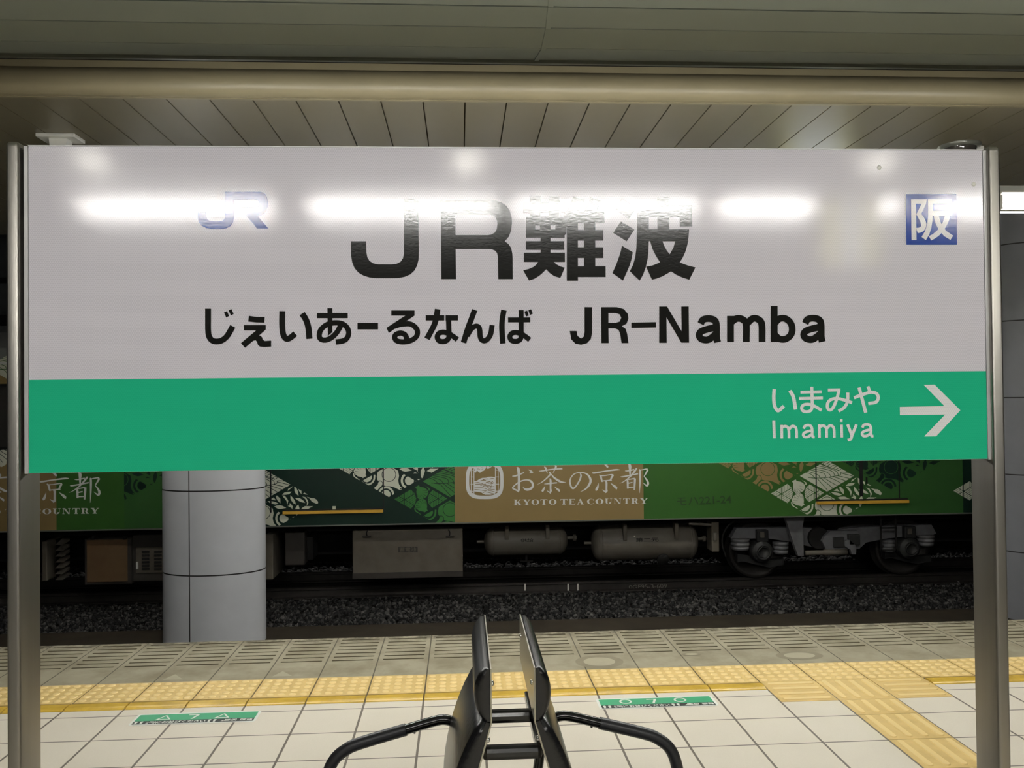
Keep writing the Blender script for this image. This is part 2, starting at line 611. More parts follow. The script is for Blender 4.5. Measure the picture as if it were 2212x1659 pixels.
# tactile dot paving with its glazed inner bar
tp = empty('tactile_warning_paving', (0, 4.63, 0))
tag(tp, 'long band of yellow dotted tactile paving along the platform edge', 'tactile paving')
mb, md, mbar, mbar2 = MB(), MB(), MB(), MB()
oy = 4.63
for i in range(-14, 20):
    a, b = GX + 0.3 * i + 0.004, GX + 0.3 * (i + 1) - 0.004
    mb.box(a, b, Y_BAR + 0.003 - oy, Y_DOT - 0.003 - oy, -0.004, 0.001, 0, 0.0012)
    for p in range(5):
        for q in range(5):
            cx, cy = (a + b) / 2 + (p - 2) * 0.0575, (Y_BAR + Y_DOT) / 2 + (q - 2) * 0.0575 - oy
            md.lathe((cx, cy, 0.001), (0, 0, 1), [(0, 0.0205), (0.0032, 0.0175), (0.0045, 0.0135), (0.0048, 0.0)], 14)
    if i not in (8, 9, 10):
        prof = [(Y_BAR - 0.016 - oy, 0.0), (Y_BAR - 0.021 - oy, 0.005), (Y_BAR - 0.03 - oy, 0.007), (Y_BAR - 0.075 - oy, 0.007),
                (Y_BAR - 0.092 - oy, 0.005), (Y_BAR - 0.1 - oy, 0.001), (Y_BAR - 0.113 - oy, 0.0005), (Y_BAR - 0.113 - oy, -0.004), (Y_BAR - 0.016 - oy, -0.004)]
        (mbar if i < 9 else mbar2).prism(prof, 'x', a, b)
mj = MB()
mj.box(GX - 4.2, GX + 2.4, Y_IN - oy, Y_DOT - oy, -0.0055, -0.0025)
mj.box(GX + 2.4, GX + 3.3, Y_BAR - oy, Y_DOT - oy, -0.0055, -0.0025)
mj.box(GX + 3.3, GX + 6.0, Y_IN - oy, Y_DOT - oy, -0.0055, -0.0025)
mj.build('joint_bed', M['joint'], tp)
mb.build('tile', M['yellow_tile'], tp)
md.build('dots', M['yellow_dot'], tp)
mbar.build('edge_bar', M['yellow_bar'], tp)
mbar2.build('edge_bar', M['yellow_bar'], tp)

# guide path of bar tiles
gp = empty('tactile_guide_paving', (GX + 2.85, 4.2, 0))
tag(gp, 'yellow barred guide paving leading off the dotted band at right', 'tactile paving')
mb, mr = MB(), MB()
ox, oy = GX + 2.85, 4.2


def bar_tile(i, y0, y1, along_x):
    a, b = GX + 0.3 * i + 0.003, GX + 0.3 * (i + 1) - 0.003
    mb.box(a - ox, b - ox, y0 + 0.0025 - oy, y1 - 0.0025 - oy, -0.003, 0.0015)
    for k in range(4):
        if along_x:
            cy = y0 + (y1 - y0) * (k + 0.5) / 4
            p0, p1 = (a + 0.02, cy), (b - 0.02, cy)
        else:
            cx = a + (b - a) * (k + 0.5) / 4
            p0, p1 = (cx, y0 + 0.02), (cx, y1 - 0.012)
        d = np.array(p1) - np.array(p0)
        L = np.hypot(*d)
        d /= L
        nn = np.array([-d[1], d[0]])
        out = []
        for r, z in ((0.0165, 0.0015), (0.0135, 0.0062)):
            ringp = []
            for s in range(9):
                q = -math.pi / 2 + math.pi * s / 8
                ringp.append(np.array(p1) - d * 0.0165 + d * r * math.cos(q) + nn * r * math.sin(q))
            for s in range(9):
                q = math.pi / 2 + math.pi * s / 8
                ringp.append(np.array(p0) + d * 0.0165 + d * r * math.cos(q) + nn * r * math.sin(q))
            out.append([(p[0] - ox, p[1] - oy, z) for p in ringp])
        n = len(out[0])
        mr.add(out[0] + out[1], [(s, (s + 1) % n, n + (s + 1) % n, n + s) for s in range(n)] + [tuple(range(n, 2 * n))], 0)


bar_tile(8, 4.245, 4.545, True)
bar_tile(10, 4.245, 4.545, True)
bar_tile(9, 4.245, 4.545, False)
bar_tile(9, 4.045, 4.245, False)
yy = 4.045
while yy > -1.8:
    bar_tile(9, yy - 0.3, yy, False)
    yy -= 0.3
mb.build('tile', M['yellow_tile'], gp)
mr.build('raised_bars', M['yellow_dot'], gp)

# trackbed, walls, far side
m = MB()
m.box(X0, X1, Y_EDGE - 0.12, 14.9, -1.5, -1.27)
m.box(X0, X1, -9.2, Y_BACK, -1.5, -1.27)
tag(struct(m.build('floor', M['bed'])), 'dark track bed beyond the platform edge', 'track bed')
m = MB()
m.box(X0, X1, 14.9, 19.0, -1.27, 0.0)
tag(struct(m.build('floor', M['concrete'])), 'far platform behind the train', 'platform')
m = MB()
m.box(X0, X1, 18.0, 18.3, 0, 6.0)
for z0, z1 in ((2.55, 2.75), (3.05, 3.3), (3.95, 4.05)):
    m.box(X0, X1, 17.8, 18.0, z0, z1, 1)
tag(struct(m.build('wall_front', [M['wall'], M['under']])), 'grey tunnel wall far behind the train', 'wall')
m = MB()
m.box(X0, X1, -9.3, -9.0, -1.27, 6.0)
tag(struct(m.build('wall_back', M['wall'])), 'grey tunnel wall behind the camera', 'wall')
m = MB()
m.box(X0, X1, 9.25, 10.25, -1.27, -1.13)
tag(struct(m.build('trim_2', M['concrete'])), 'low brown concrete kerb between the tracks', 'kerb')

# ------------------------------------------------------------------ ceiling
Z_C = 3.67


def slats(name, y0, y1, label):
    m = MB()
    k0 = int((X0 - 0.048) / 0.3)
    for k in range(k0, int((X1) / 0.3)):
        a = 0.048 + 0.3 * k
        m.box(a + 0.005, a + 0.295, y0, y1, Z_C, Z_C + 0.03, 0)
    m.box(X0, X1, y0, y1, Z_C + 0.025, Z_C + 0.05, 1)
    tag(struct(m.build(name, [M['slat'], M['groove']])), label, 'ceiling')


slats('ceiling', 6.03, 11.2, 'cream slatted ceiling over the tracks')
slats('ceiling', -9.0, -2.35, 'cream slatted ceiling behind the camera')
m = MB()
m.box(X0, X1, 11.2, 18.3, 4.9, 5.0)
tag(struct(m.build('ceiling', M['wall'])), 'dark upper ceiling over the train', 'ceiling')


def beam(yc, s, name, label):
    m = MB()
    prof = []
    for k in range(25):
        q = -0.5 + (math.pi + 1.0) * k / 24
        prof.append((yc + s * -0.105 * math.sin(q), 3.748 - 0.105 * math.cos(q)))
    n = len(prof)
    joints = [X0, 0.048 - 5.7, 0.048 - 2.85 * 0, 4.37, 10.0, X1]
    joints = [X0, -4.9, 4.37, 13.6, X1]
    for a, b in zip(joints[:-1], joints[1:]):
        a, b = a + 0.004, b - 0.004
        v = [(a, p[0], p[1]) for p in prof] + [(b, p[0], p[1]) for p in prof]
        m.add(v, [(i, i + 1, n + i + 1, n + i) for i in range(n - 1)], 0, True)
    m.box(X0, X1, yc - 0.03, yc + 0.03, 3.7, 3.84, 1)
    # flat strip above and bottom lip
    m.box(X0, X1, min(yc - s * 0.085, yc + s * 0.1), max(yc - s * 0.085, yc + s * 0.1), 3.80, 3.88, 0)
    m.box(X0, X1, yc + s * 0.02, yc + s * 0.05, 3.64, 3.652, 0)
    tag(struct(m.build(name, [M['beam'], M['void']])), label, 'beam')


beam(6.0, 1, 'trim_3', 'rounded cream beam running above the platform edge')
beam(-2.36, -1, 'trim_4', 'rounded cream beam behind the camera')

# vault of narrow panels over the platform
PROF = [(5.3, 3.652)]
for k, (a, w) in enumerate([(-14, .47), (2, .25), (20, .15), (38, .14), (52, .14), (65, .14), (76, .14), (84, .14)]):
    y, z = PROF[-1]
    PROF.append((y - w * math.cos(math.radians(a)), z + w * math.sin(math.radians(a))))
m = MB()


def vault_side(mir):
    def my(y): return y if not mir else 2 * 1.82 - y
    for i in range(len(PROF) - 1):
        (y0, z0), (y1, z1) = PROF[i], PROF[i + 1]
        d = np.array([y1 - y0, z1 - z0])
        L = np.hypot(*d)
        d /= L
        nn = np.array([-d[1], d[0]]) * -1
        if nn[1] < 0: nn = -nn
        g = 0.004
        p = [(y0 + d[0] * g, z0 + d[1] * g), (y1 - d[0] * g, z1 - d[1] * g)]
        p += [(p[1][0] + nn[0] * 0.012, p[1][1] + nn[1] * 0.012), (p[0][0] + nn[0] * 0.012, p[0][1] + nn[1] * 0.012)]
        m.prism([(my(a), b) for a, b in p], 'x', X0, X1, 0)
        q = [(y0 + nn[0] * 0.011, z0 + nn[1] * 0.011), (y1 + nn[0] * 0.011, z1 + nn[1] * 0.011),
             (y1 + nn[0] * 0.03, z1 + nn[1] * 0.03), (y0 + nn[0] * 0.03, z0 + nn[1] * 0.03)]
        m.prism([(my(a), b) for a, b in q], 'x', X0, X1, 1)
        # cover strip across the panels
        for xs in (0.49, -6.0, 7.0):
            c = [(y0, z0), (y1, z1), (y1 - nn[0] * 0.006, z1 - nn[1] * 0.006), (y0 - nn[0] * 0.006, z0 - nn[1] * 0.006)]
            m.prism([(my(a), b) for a, b in c], 'x', xs - 0.014, xs + 0.014, 0)
    # lip and dark recess up to the beam
    a, b = sorted((my(5.3), my(5.325)))
    m.box(X0, X1, a, b, 3.632, 3.658, 2)
    a, b = sorted((my(5.325), my(5.36)))
    m.box(X0, X1, a, b, 3.64, 4.1, 1)
    a, b = sorted((my(5.325), my(6.06)))
    m.box(X0, X1, a, b, 4.0, 4.1, 1)
    a, b = sorted((my(6.0), my(6.1)))
    m.box(X0, X1, a, b, 3.72, 4.1, 1)


vault_side(False)
tag(struct(m.build('ceiling', [M['vault'], M['void'], M['lip']])), 'grey panelled bulkhead rounding up over the platform', 'ceiling')
m = MB()
vault_side(True)
tag(struct(m.build('ceiling', [M['vault'], M['void'], M['lip']])), 'grey panelled bulkhead behind the camera', 'ceiling')
m = MB()
yt, zt_ = PROF[8]
m.box(X0, X1, 2 * 1.82 - yt, yt, zt_, zt_ + 0.03)
tag(struct(m.build('ceiling', M['vault'])), 'flat grey ceiling above the platform', 'ceiling')

# small fittings under the slatted ceiling
o = empty('ceiling_bracket', (-3.18, 7.03, Z_C))
tag(o, 'small pale bracket under the slatted ceiling at left', 'bracket')
m = MB(); m.box(-0.15, 0.15, -0.1, 0.1, -0.03, 0, 0, 0.006); m.build('mounting_plate', M['lamp_white'], o)
m = MB(); m.prism([(-0.07, -0.03), (0.07, -0.03), (0.05, -0.2), (-0.05, -0.2)], 'y', -0.05, 0.05); m.build('hanger', M['lamp_white'], o)
m = MB(); m.cyl((0, 0, -0.2), (0, 0, -0.22), 0.07); m.build('collar', M['lamp_white'], o)
o = empty('ceiling_camera', (4.3, 7.1, Z_C))
tag(o, 'dark dome fitting on the slatted ceiling at right', 'ceiling fitting')
m = MB(); m.lathe((0, 0, 0), (0, 0, -1), [(0, 0.17), (0.02, 0.17), (0.03, 0.14)]); m.build('rim', M['lip'], o)
m = MB(); m.lathe((0, 0, -0.03), (0, 0, -1), [(0, 0.14), (0.05, 0.125), (0.09, 0.09), (0.115, 0.04), (0.12, 0.0)]); m.build('dome', M['glass'], o)
m = MB(); m.box(0.12, 0.2, -0.04, 0.04, -0.05, -0.01, 0, 0.005); m.build('clip', M['lamp_white'], o)


# ------------------------------------------------------------------ lamps
def make_lamp():
    """batten with sloping white reflector sides and two tubes"""
    o = empty('fluorescent_lamp')
    m = MB()
    m.prism([(-0.115, 0.095), (0.115, 0.095), (0.115, 0.085), (0.028, 0.0), (-0.028, 0.0), (-0.115, 0.085)], 'x', -0.565, 0.565)
    m.build('housing', M['lamp_white'], o)
    for s in (-1, 1):
        m = MB(); m.cyl((-0.545, s * 0.068, 0.012), (0.545, s * 0.068, 0.012), 0.011, seg=12); m.build('tube', M['tube'], o)
    for s in (-1, 1):
        m = MB(); m.box(s * 0.558 - 0.01, s * 0.558 + 0.01, -0.1, 0.1, -0.012, 0.09, 0, 0.003); m.build('end_cap', M['lamp_white'], o)
    return o


def copy_tree(o):
    c = o.copy(); COL.objects.link(c)
    for ch in o.children:
        d = ch.copy(); COL.objects.link(d); d.parent = c
    return c


Z_L = 2.65
lamp0 = make_lamp()
first = [True]


def place_lamp(x, y, z, label, group, rod_to=None):
    o = lamp0 if first[0] else copy_tree(lamp0)
    first[0] = False
    o.location = (x, y, z)
    tag(o, label, 'lamp', group)
    if rod_to:
        for s in (-1, 1):
            m = MB(); m.cyl((s * 0.43, 0, 0.095), (s * 0.43, 0, rod_to - z - 0.01), 0.006, seg=8); m.build('rod', M['lip'], o)
    return o


def vault_z(y):
    y = y if y > 1.82 else 2 * 1.82 - y
    for (a, b), (c, d) in zip(PROF[:-1], PROF[1:]):
        if c <= y <= a:
            return b + (d - b) * (a - y) / (a - c)
    return PROF[-1][1]


for x in (-1.67, -0.42, 0.83, 2.08, 3.78):
    if x == 3.78:
        place_lamp(x, 5.0, Z_L, 'bright fluorescent lamp at the right border above the platform edge', 'lamps above the platform edge')
    else:
        place_lamp(x, 5.0, Z_L, 'fluorescent lamp above the platform edge hidden by the name sign', 'lamps above the platform edge')
o = empty('lighting_rail', (1.1, 5.0, Z_L + 0.095))
tag(o, 'long rail carrying the lamps above the platform edge behind the sign', 'lamp rail')
m = MB(); m.box(-3.35, 3.3, -0.03, 0.03, 0.0, 0.05, 0, 0.004); m.build('channel', M['lamp_white'], o)
for x in (2.5, 3.2):
    m = MB(); m.cyl((x, 0, 0.05), (x, 0, vault_z(5.0) - Z_L - 0.1), 0.01, seg=8); m.build('rod', M['lamp_white'], o)
BACK_X = [-1.67, -0.37, 0.82, 2.03, 3.3]
for x in BACK_X:
    place_lamp(x, -1.49, Z_L, 'white fluorescent lamp hanging behind the camera', 'lamps behind the camera', vault_z(-1.49))
for x in (-5.6, -4.0, -2.4, -0.8, 0.8, 2.4, 4.0, 5.6, 7.2, 8.8):
    place_lamp(x, 16.8, 2.75, 'fluorescent lamp over the far platform behind the train', 'lamps over the far platform', 4.9)
# unseen trough lamps added to light the train and columns, shining down only
trough0 = None
for x in (-3.3, -0.9, 1.5, 3.9):
    if trough0 is None:
        o = trough0 = empty('added_trough_lamp')
        m = MB(); m.prism([(-0.14, -0.16), (-0.13, -0.16), (-0.10, 0.03), (0.10, 0.03), (0.13, -0.16), (0.14, -0.16), (0.11, 0.045), (-0.11, 0.045)], 'x', -0.62, 0.62)
        m.box(-0.63, -0.62, -0.14, 0.14, -0.16, 0.045); m.box(0.62, 0.63, -0.14, 0.14, -0.16, 0.045); m.build('trough', M['lamp_white'], o)
        for s in (-1, 1):
            m = MB(); m.cyl((-0.6, s * 0.05, -0.01), (0.6, s * 0.05, -0.01), 0.011, seg=12); m.build('tube', M['tube'], o)
        for s in (-1, 1):
            m = MB(); m.cyl((s * 0.4, 0, 0.045), (s * 0.4, 0, Z_C - 3.06), 0.008, seg=8); m.build('rod', M['lamp_white'], o)
    else:
        o = copy_tree(trough0)
    o.location = (x, 9.1, 3.05)
    tag(o, 'unseen downward trough lamp added between the tracks to light the train', 'lamp', 'added lamps between the tracks')


def guide_box(x, y, z, w, h, label, fw, fy):
    o = empty('illuminated_guide_sign', (x, y, z))
    tag(o, label, 'sign')
    m = MB(); m.box(-w / 2, w / 2, -0.05, 0.05, 0.0, h, 0, 0.005); m.build('case', M['lamp_white'], o)
    for s in (-1, 1):
        m = MB(); m.box(-w / 2 + 0.1, w / 2 - 0.1, min(s * 0.05, s * 0.056), max(s * 0.05, s * 0.056), 0.02, h - 0.02); m.build('white_face', fw, o)
        m = MB(); m.box(-w / 2 + 0.01, -w / 2 + 0.1, min(s * 0.05, s * 0.056), max(s * 0.05, s * 0.056), 0.02, h - 0.02); m.build('yellow_end', fy, o)
        m = MB(); m.box(w / 2 - 0.1, w / 2 - 0.01, min(s * 0.05, s * 0.056), max(s * 0.05, s * 0.056), 0.02, h - 0.02); m.build('yellow_end', fy, o)
    m = MB(); m.cyl((0, 0, h), (0, 0, Z_C - z), 0.015, seg=8) if y > 5.6 else m.cyl((0, 0, h), (0, 0, 4.0 - z), 0.015, seg=8); m.build('hanger', M['lamp_white'], o)


guide_box(4.05, 9.5, 2.75, 0.78, 0.42, 'lit white sign with yellow ends between the tracks hidden by the name sign',
          glow('bright_white_face', (0.95, 1.0, 1.0, 1), 9.0), glow('bright_yellow_face', (0.85, 0.8, 0.12, 1), 8.0))
guide_box(1.86, -0.55, 2.15, 0.30, 0.36, 'lit white sign with yellow ends hanging behind the camera', M['face_white'], M['face_yellow'])
spot0 = None
for x in (-3.3, 0.0, 3.75):
    if spot0 is None:
        o = spot0 = empty('downlight')
        m = MB(); m.lathe((0, 0, 0), (0, 0, -1), [(0, 0.17), (0.012, 0.17), (0.012, 0.135)]); m.build('rim', M['lamp_white'], o)
        m = MB(); m.cyl((0, 0, -0.004), (0, 0, -0.008), 0.135); m.build('lens', M['spot'], o)
    else:
        o = copy_tree(spot0)
    o.location = (x, -4.1, Z_C)
    tag(o, 'round downlight in the slatted ceiling behind the camera', 'lamp', 'downlights behind the camera')

# ------------------------------------------------------------------ station name sign
S_O = np.array([-0.874, 1.790])            # top left corner of the panel face (x, y)
S_W = np.array([1.0, -0.0075]); S_W /= np.hypot(*S_W)
S_N = np.array([S_W[1], -S_W[0]])          # towards the camera
S_TOP, S_BOT = 2.075, 1.4105
sign = empty('station_name_sign', (S_O[0] + S_W[0], S_O[1] + S_W[1], 0), math.atan2(S_W[1], S_W[0]))
tag(sign, 'large white and green station name sign on two steel posts', 'sign')


def sp(px, py, layer=0):
    """pixel of the photograph -> sign local coordinates"""
    d = ray(px, py)
    t = (S_O - CAM[:2]) @ S_N / (d[:2] @ S_N)
    p = CAM + d * t
    u = (p[:2] - S_O) @ S_W - 1.0
    return (u, -0.0006 - 0.0005 * layer, p[2])


m = MB(); m.box(-1.0, 1.0, 0.0, 0.028, S_BOT, S_TOP, 0, 0.0008)
panel = m.build('panel', M['sheet_white'], sign)
m = MB(); m.box(-1.0085, -1.0005, -0.002, 0.03, S_BOT - 0.001, S_TOP, 0, 0.001); m.build('side_trim', M['alu'], sign)
m = MB(); m.box(1.0005, 1.0085, -0.002, 0.03, S_BOT - 0.001, S_TOP, 0, 0.001); m.build('side_trim', M['alu'], sign)
m = MB(); m.box(-1.0, 1.0, -0.001, 0.03, S_TOP, S_TOP + 0.002); m.build('top_trim', M['alu'], sign)
zg0, zg1 = sp(60, 820)[2], sp(2127, 802.5)[2]
m = MB(); m.box(-0.9995, 0.9995, -0.0006, 0.0004, S_BOT + 0.0005, (zg0 + zg1) / 2); m.build('green_band', M['sheet_green'], sign)
for s in (-1, 1):
    m = MB()
    xin, xout = 1.0135, 1.0395
    xc, r = (xin + xout) / 2, 0.013
    y0, y1 = -0.012, 0.076
    prof = []
    rc = 0.006
    for cxx, cyy, a0 in ((xin + rc, y0 + rc, 180), (xout - rc, y0 + rc, 270), (xout - rc, y1 - rc, 0), (xin + rc, y1 - rc, 90)):
        for k in range(6):
            q = math.radians(a0 + 18 * k)
            prof.append((cxx + rc * math.cos(q), cyy + rc * math.sin(q)))
    off = 0.0 if s < 0 else -0.0065
    prof = [(s * a + off, b) for a, b in prof]
    rings = [(0.0, 1.0), (S_TOP - 0.004, 1.0), (S_TOP + 0.002, 0.93), (S_TOP + 0.006, 0.7)]
    n = len(prof)
    cyv = (y0 + y1) / 2
    v = [(s * xc + off + (a - s * xc - off) * sc, cyv + (b - cyv) * (1 - (1 - sc) * 0.3), z) for z, sc in rings for a, b in prof]
    m.add(v, [(i + k * n, (i + 1) % n + k * n, (i + 1) % n + (k + 1) * n, i + (k + 1) * n) for k in range(len(rings) - 1) for i in range(n)], 0, True)
    m.add(v[-n:], [tuple(range(n))], 0)
    m.build('post', M['steel'], sign)
    m = MB(); m.cyl((s * xc, 0.032, 0), (s * xc, 0.032, 0.012), 0.07); m.build('base_flange', M['steel'], sign)
    m = MB(); m.box(min(s * 1.008, s * 1.0145), max(s * 1.008, s * 1.0145), 0.006, 0.05, S_BOT + 0.01, S_TOP - 0.005); m.build('mounting_strip', M['dark_gap'], sign)
for px, py in ((1899, 362), (2103, 398)):
    p = sp(px, py)
    m = MB(); m.lathe((p[0], 0, p[2]), (0, -1, 0), [(0, 0.005), (0.0012, 0.0045), (0.002, 0.002), (0.0021, 0)], 16); m.build('rivet', M['lamp_white'], sign)

# --- lettering on the sign
f = Flat(sp, (740, 410, .17179))
f.poly([(766, 117), (948, 117), (960, 780), (955, 880), (938, 950), (905, 1015), (850, 1065), (780, 1095), (700, 1110), (620, 1112), (430, 1112),
        (340, 1103), (265, 1080), (200, 1042), (150, 985), (120, 910), (108, 830), (105, 648), (296, 648), (300, 790), (312, 850), (340, 895),
        (385, 925), (450, 938), (620, 938), (680, 930), (730, 905), (760, 860), (772, 800)])
f.poly([(1232, 130), (1850, 130), (1930, 138), (2000, 160), (2060, 205), (2105, 270), (2126, 350), (2129, 420), (2120, 510), (2090, 590), (2040, 648),
        (2085, 682), (2118, 730), (2134, 800), (2138, 860), (2140, 1124), (1957, 1124), (1953, 850), (1942, 795), (1915, 765), (1870, 748), (1830, 745),
        (1422, 745), (1426, 1124), (1242, 1124)],
       [[(1417, 310), (1840, 310), (1890, 320), (1925, 348), (1942, 390), (1945, 430), (1938, 495), (1912, 540), (1870, 563), (1830, 570), (1420, 570)]])
f.tr = (1110, 410, .12658)
for r in ((160, 215, 885, 392), (270, 117, 456, 460), (602, 117, 780, 460), (455, 815, 624, 1240), (205, 878, 858, 1025), (170, 1073, 870, 1233),
          (1195, 375, 1388, 1490), (880, 375, 1545, 562), (905, 688, 1525, 868), (905, 982, 1525, 1165), (905, 1305, 1565, 1490)):
    f.rect(*r)
f.poly([(205, 455), (865, 455), (865, 820), (205, 820)], [[(362, 607), (445, 607), (445, 680), (362, 680)], [(624, 607), (707, 607), (707, 680), (624, 680)]])
f.poly([(850, 440), (912, 440), (895, 745), (862, 782), (850, 790)])
f.poly([(414, 1230), (385, 1275), (330, 1318), (258, 1350), (158, 1375), (258, 1550), (350, 1520), (430, 1470), (500, 1410), (550, 1358), (610, 1420), (690, 1475), (792, 1505),
        (868, 1330), (790, 1308), (730, 1275), (680, 1232)])
f.poly([(1012, 112), (1214, 170), (1118, 378), (1092, 470), (1092, 1552), (902, 1552), (902, 445), (852, 452), (930, 310), (980, 200)])
f.poly([(1308, 130), (1498, 183), (1412, 378), (1196, 378), (1255, 255)])
f.tr = (1310, 410, .12658)
f.poly([(270, 157), (508, 308), (385, 500), (148, 338)])
f.poly([(245, 543), (478, 680), (342, 880), (112, 735)])
f.poly([(262, 955), (447, 1065), (430, 1170), (395, 1290), (345, 1410), (280, 1550), (100, 1420), (160, 1290), (215, 1140), (245, 1040)])
f.rect(868, 128, 1070, 690)
f.rect(522, 265, 1452, 465)
f.poly([(1250, 265), (1452, 265), (1462, 625), (1250, 625)])
f.poly([(522, 265), (720, 265), (722, 880), (716, 1050), (700, 1190), (668, 1330), (620, 1455), (565, 1550), (398, 1390), (450, 1285), (488, 1160), (508, 1010), (516, 850), (518, 690)])
f.poly([(520, 675), (1408, 675), (1400, 800), (1392, 880), (720, 880)])
f.poly([(1175, 870), (1395, 840), (1382, 930), (1345, 1060), (1300, 1160), (1250, 1240), (1170, 1335), (1090, 1400), (960, 1475), (860, 1515), (775, 1535), (675, 1312),
        (790, 1290), (920, 1235), (1010, 1165), (1085, 1090), (1140, 990)])
f.poly([(742, 870), (950, 870), (985, 960), (1030, 1040), (1085, 1110), (1150, 1180), (1250, 1240), (1380, 1290), (1517, 1325), (1412, 1535), (1300, 1500), (1190, 1450),
        (1095, 1390), (1010, 1330), (915, 1240), (840, 1120), (780, 1000)])
f.mb.build('station_name_lettering', M['film_black'], sign)['label'] = 'large black station name lettering'

f = Flat(sp, (420, 640, .17179))
f.stroke([(172, 155), (172, 300), (173, 430), (185, 505), (225, 556), (285, 568), (350, 552), (415, 495), (483, 378)], 74)
f.poly([(372, 202), (410, 186), (437, 248), (400, 267)]); f.poly([(430, 178), (466, 160), (495, 222), (458, 242)])
f.mb.build('hiragana_character', M['film_black'], sign)
f = Flat(sp, f.tr)
f.poly([(686, 245), (780, 260), (885, 260), (880, 332), (780, 330), (676, 318)])
f.poly([(622, 362), (897, 362), (897, 420), (815, 492), (838, 500), (852, 518), (858, 545), (885, 562), (965, 557), (965, 633), (880, 638), (825, 633),
        (798, 612), (788, 575), (770, 555), (740, 560), (637, 648), (584, 590), (775, 430), (622, 430)])
f.mb.build('hiragana_character', M['film_black'], sign)
f = Flat(sp, f.tr)
f.stroke([(1105, 187), (1103, 300), (1105, 390), (1115, 470), (1142, 525), (1175, 535), (1215, 515), (1268, 470)], 75)
f.stroke([(1354, 218), (1400, 290), (1432, 390), (1446, 535)], 77)
f.mb.build('hiragana_character', M['film_black'], sign)
f = Flat(sp, f.tr)
f.rect(1541, 210, 1929, 276)
f.poly([(1672, 150), (1736, 150), (1736, 450), (1678, 500)])
f.stroke([(1838, 372), (1790, 455), (1730, 515), (1670, 546), (1618, 550), (1580, 530), (1570, 490), (1585, 430), (1630, 380), (1690, 347), (1760, 335), (1840, 340), (1902, 374), (1936, 430), (1938, 480), (1915, 530), (1870, 560), (1777, 575)], 67)
f.mb.build('hiragana_character', M['film_black'], sign)
f = Flat(sp, f.tr)
f.rect(2050, 334, 2309, 417)
f.mb.build('hiragana_character', M['film_black'], sign)
f = Flat(sp, (780, 640, .17179))
f.poly([(380, 178), (672, 178), (672, 243), (562, 318), (580, 378), (500, 386), (420, 412), (350, 463), (318, 398), (556, 243), (380, 243)])
f.stroke([(520, 352), (600, 347), (660, 370), (703, 420), (708, 470), (690, 512), (640, 550), (570, 570), (500, 572), (442, 555), (422, 515), (440, 480), (490, 463), (540, 475), (567, 510), (572, 560)], 66)
f.mb.build('hiragana_character', M['film_black'], sign)
f = Flat(sp, f.tr)
f.rect(812, 238, 1046, 305)
f.stroke([(963, 162), (945, 270), (915, 370), (828, 535)], 72)
f.rect(1062, 238, 1217, 305)
f.stroke([(1097, 240), (1103, 400), (1106, 490), (1095, 535), (1065, 562), (1020, 570), (975, 555), (957, 512), (975, 470), (1020, 453), (1075, 460), (1135, 490), (1212, 545)], 66)
f.mb.build('hiragana_character', M['film_black'], sign)
f = Flat(sp, f.tr)
f.stroke([(1428, 172), (1385, 290), (1340, 410), (1288, 584)], 70)
f.stroke([(1330, 500), (1385, 412), (1440, 377), (1480, 390), (1493, 440), (1496, 500), (1513, 545), (1550, 560), (1593, 535), (1630, 470), (1648, 362)], 66)
f.mb.build('hiragana_character', M['film_black'], sign)
f = Flat(sp, f.tr)
f.stroke([(1795, 175), (1775, 290), (1770, 400), (1782, 594)], 70)
f.rect(1847, 266, 2127, 329)
f.stroke([(2012, 175), (2012, 400), (2012, 500), (1995, 548), (1945, 567), (1890, 555), (1870, 510), (1890, 470), (1940, 455), (2000, 468), (2050, 495), (2120, 548)], 64)
f.poly([(2053, 192), (2088, 180), (2108, 242), (2073, 255)]); f.poly([(2102, 176), (2137, 163), (2158, 220), (2122, 236)])
f.mb.build('hiragana_character', M['film_black'], sign)

f = Flat(sp, (1000, 380, .27125))
f.poly([(968, 1045), (1028, 1045), (1028, 1250), (1018, 1300), (988, 1332), (940, 1345), (895, 1336), (862, 1302), (850, 1235), (905, 1235), (913, 1275), (940, 1295), (961, 1280), (968, 1245)])
f.poly([(1100, 1045), (1225, 1045), (1280, 1060), (1312, 1098), (1318, 1135), (1302, 1178), (1265, 1197), (1295, 1218), (1308, 1260), (1318, 1332), (1262, 1332), (1252, 1260),
        (1238, 1226), (1210, 1215), (1158, 1215), (1160, 1332), (1102, 1332)], [[(1158, 1092), (1215, 1092), (1248, 1103), (1260, 1130), (1248, 1160), (1215, 1170), (1158, 1170)]])
f.poly([(1340, 1168), (1537, 1165), (1537, 1208), (1340, 1211)])
f.poly([(1562, 1040), (1625, 1040), (1741, 1238), (1738, 1040), (1797, 1040), (1800, 1328), (1738, 1328), (1620, 1127), (1622, 1330), (1562, 1330)])
f.tr = (1500, 640, .32188)
for dx, dy in ((0, 0), (-702, 3)):
    f.stroke([(743 + dx, 182 + dy), (758 + dx, 156 + dy), (793 + dx, 147 + dy), (832 + dx, 156 + dy), (848 + dx, 185 + dy), (850 + dx, 270 + dy), (857 + dx, 306 + dy)], 46)
    f.stroke([(850 + dx, 205 + dy), (790 + dx, 218 + dy), (745 + dx, 235 + dy), (733 + dx, 262 + dy), (752 + dx, 285 + dy), (795 + dx, 288 + dy), (848 + dx, 250 + dy)], 46)
f.rect(218, 132, 264, 306)
f.stroke([(241, 178), (282, 150), (322, 156), (346, 190), (347, 306)], 46)
f.stroke([(347, 188), (390, 150), (428, 156), (451, 190), (453, 306)], 46)
f.rect(511, 65, 557, 306)
f.stroke([(535, 185), (568, 152), (608, 150), (643, 178), (655, 220), (645, 260), (610, 287), (568, 285), (535, 255)], 45)
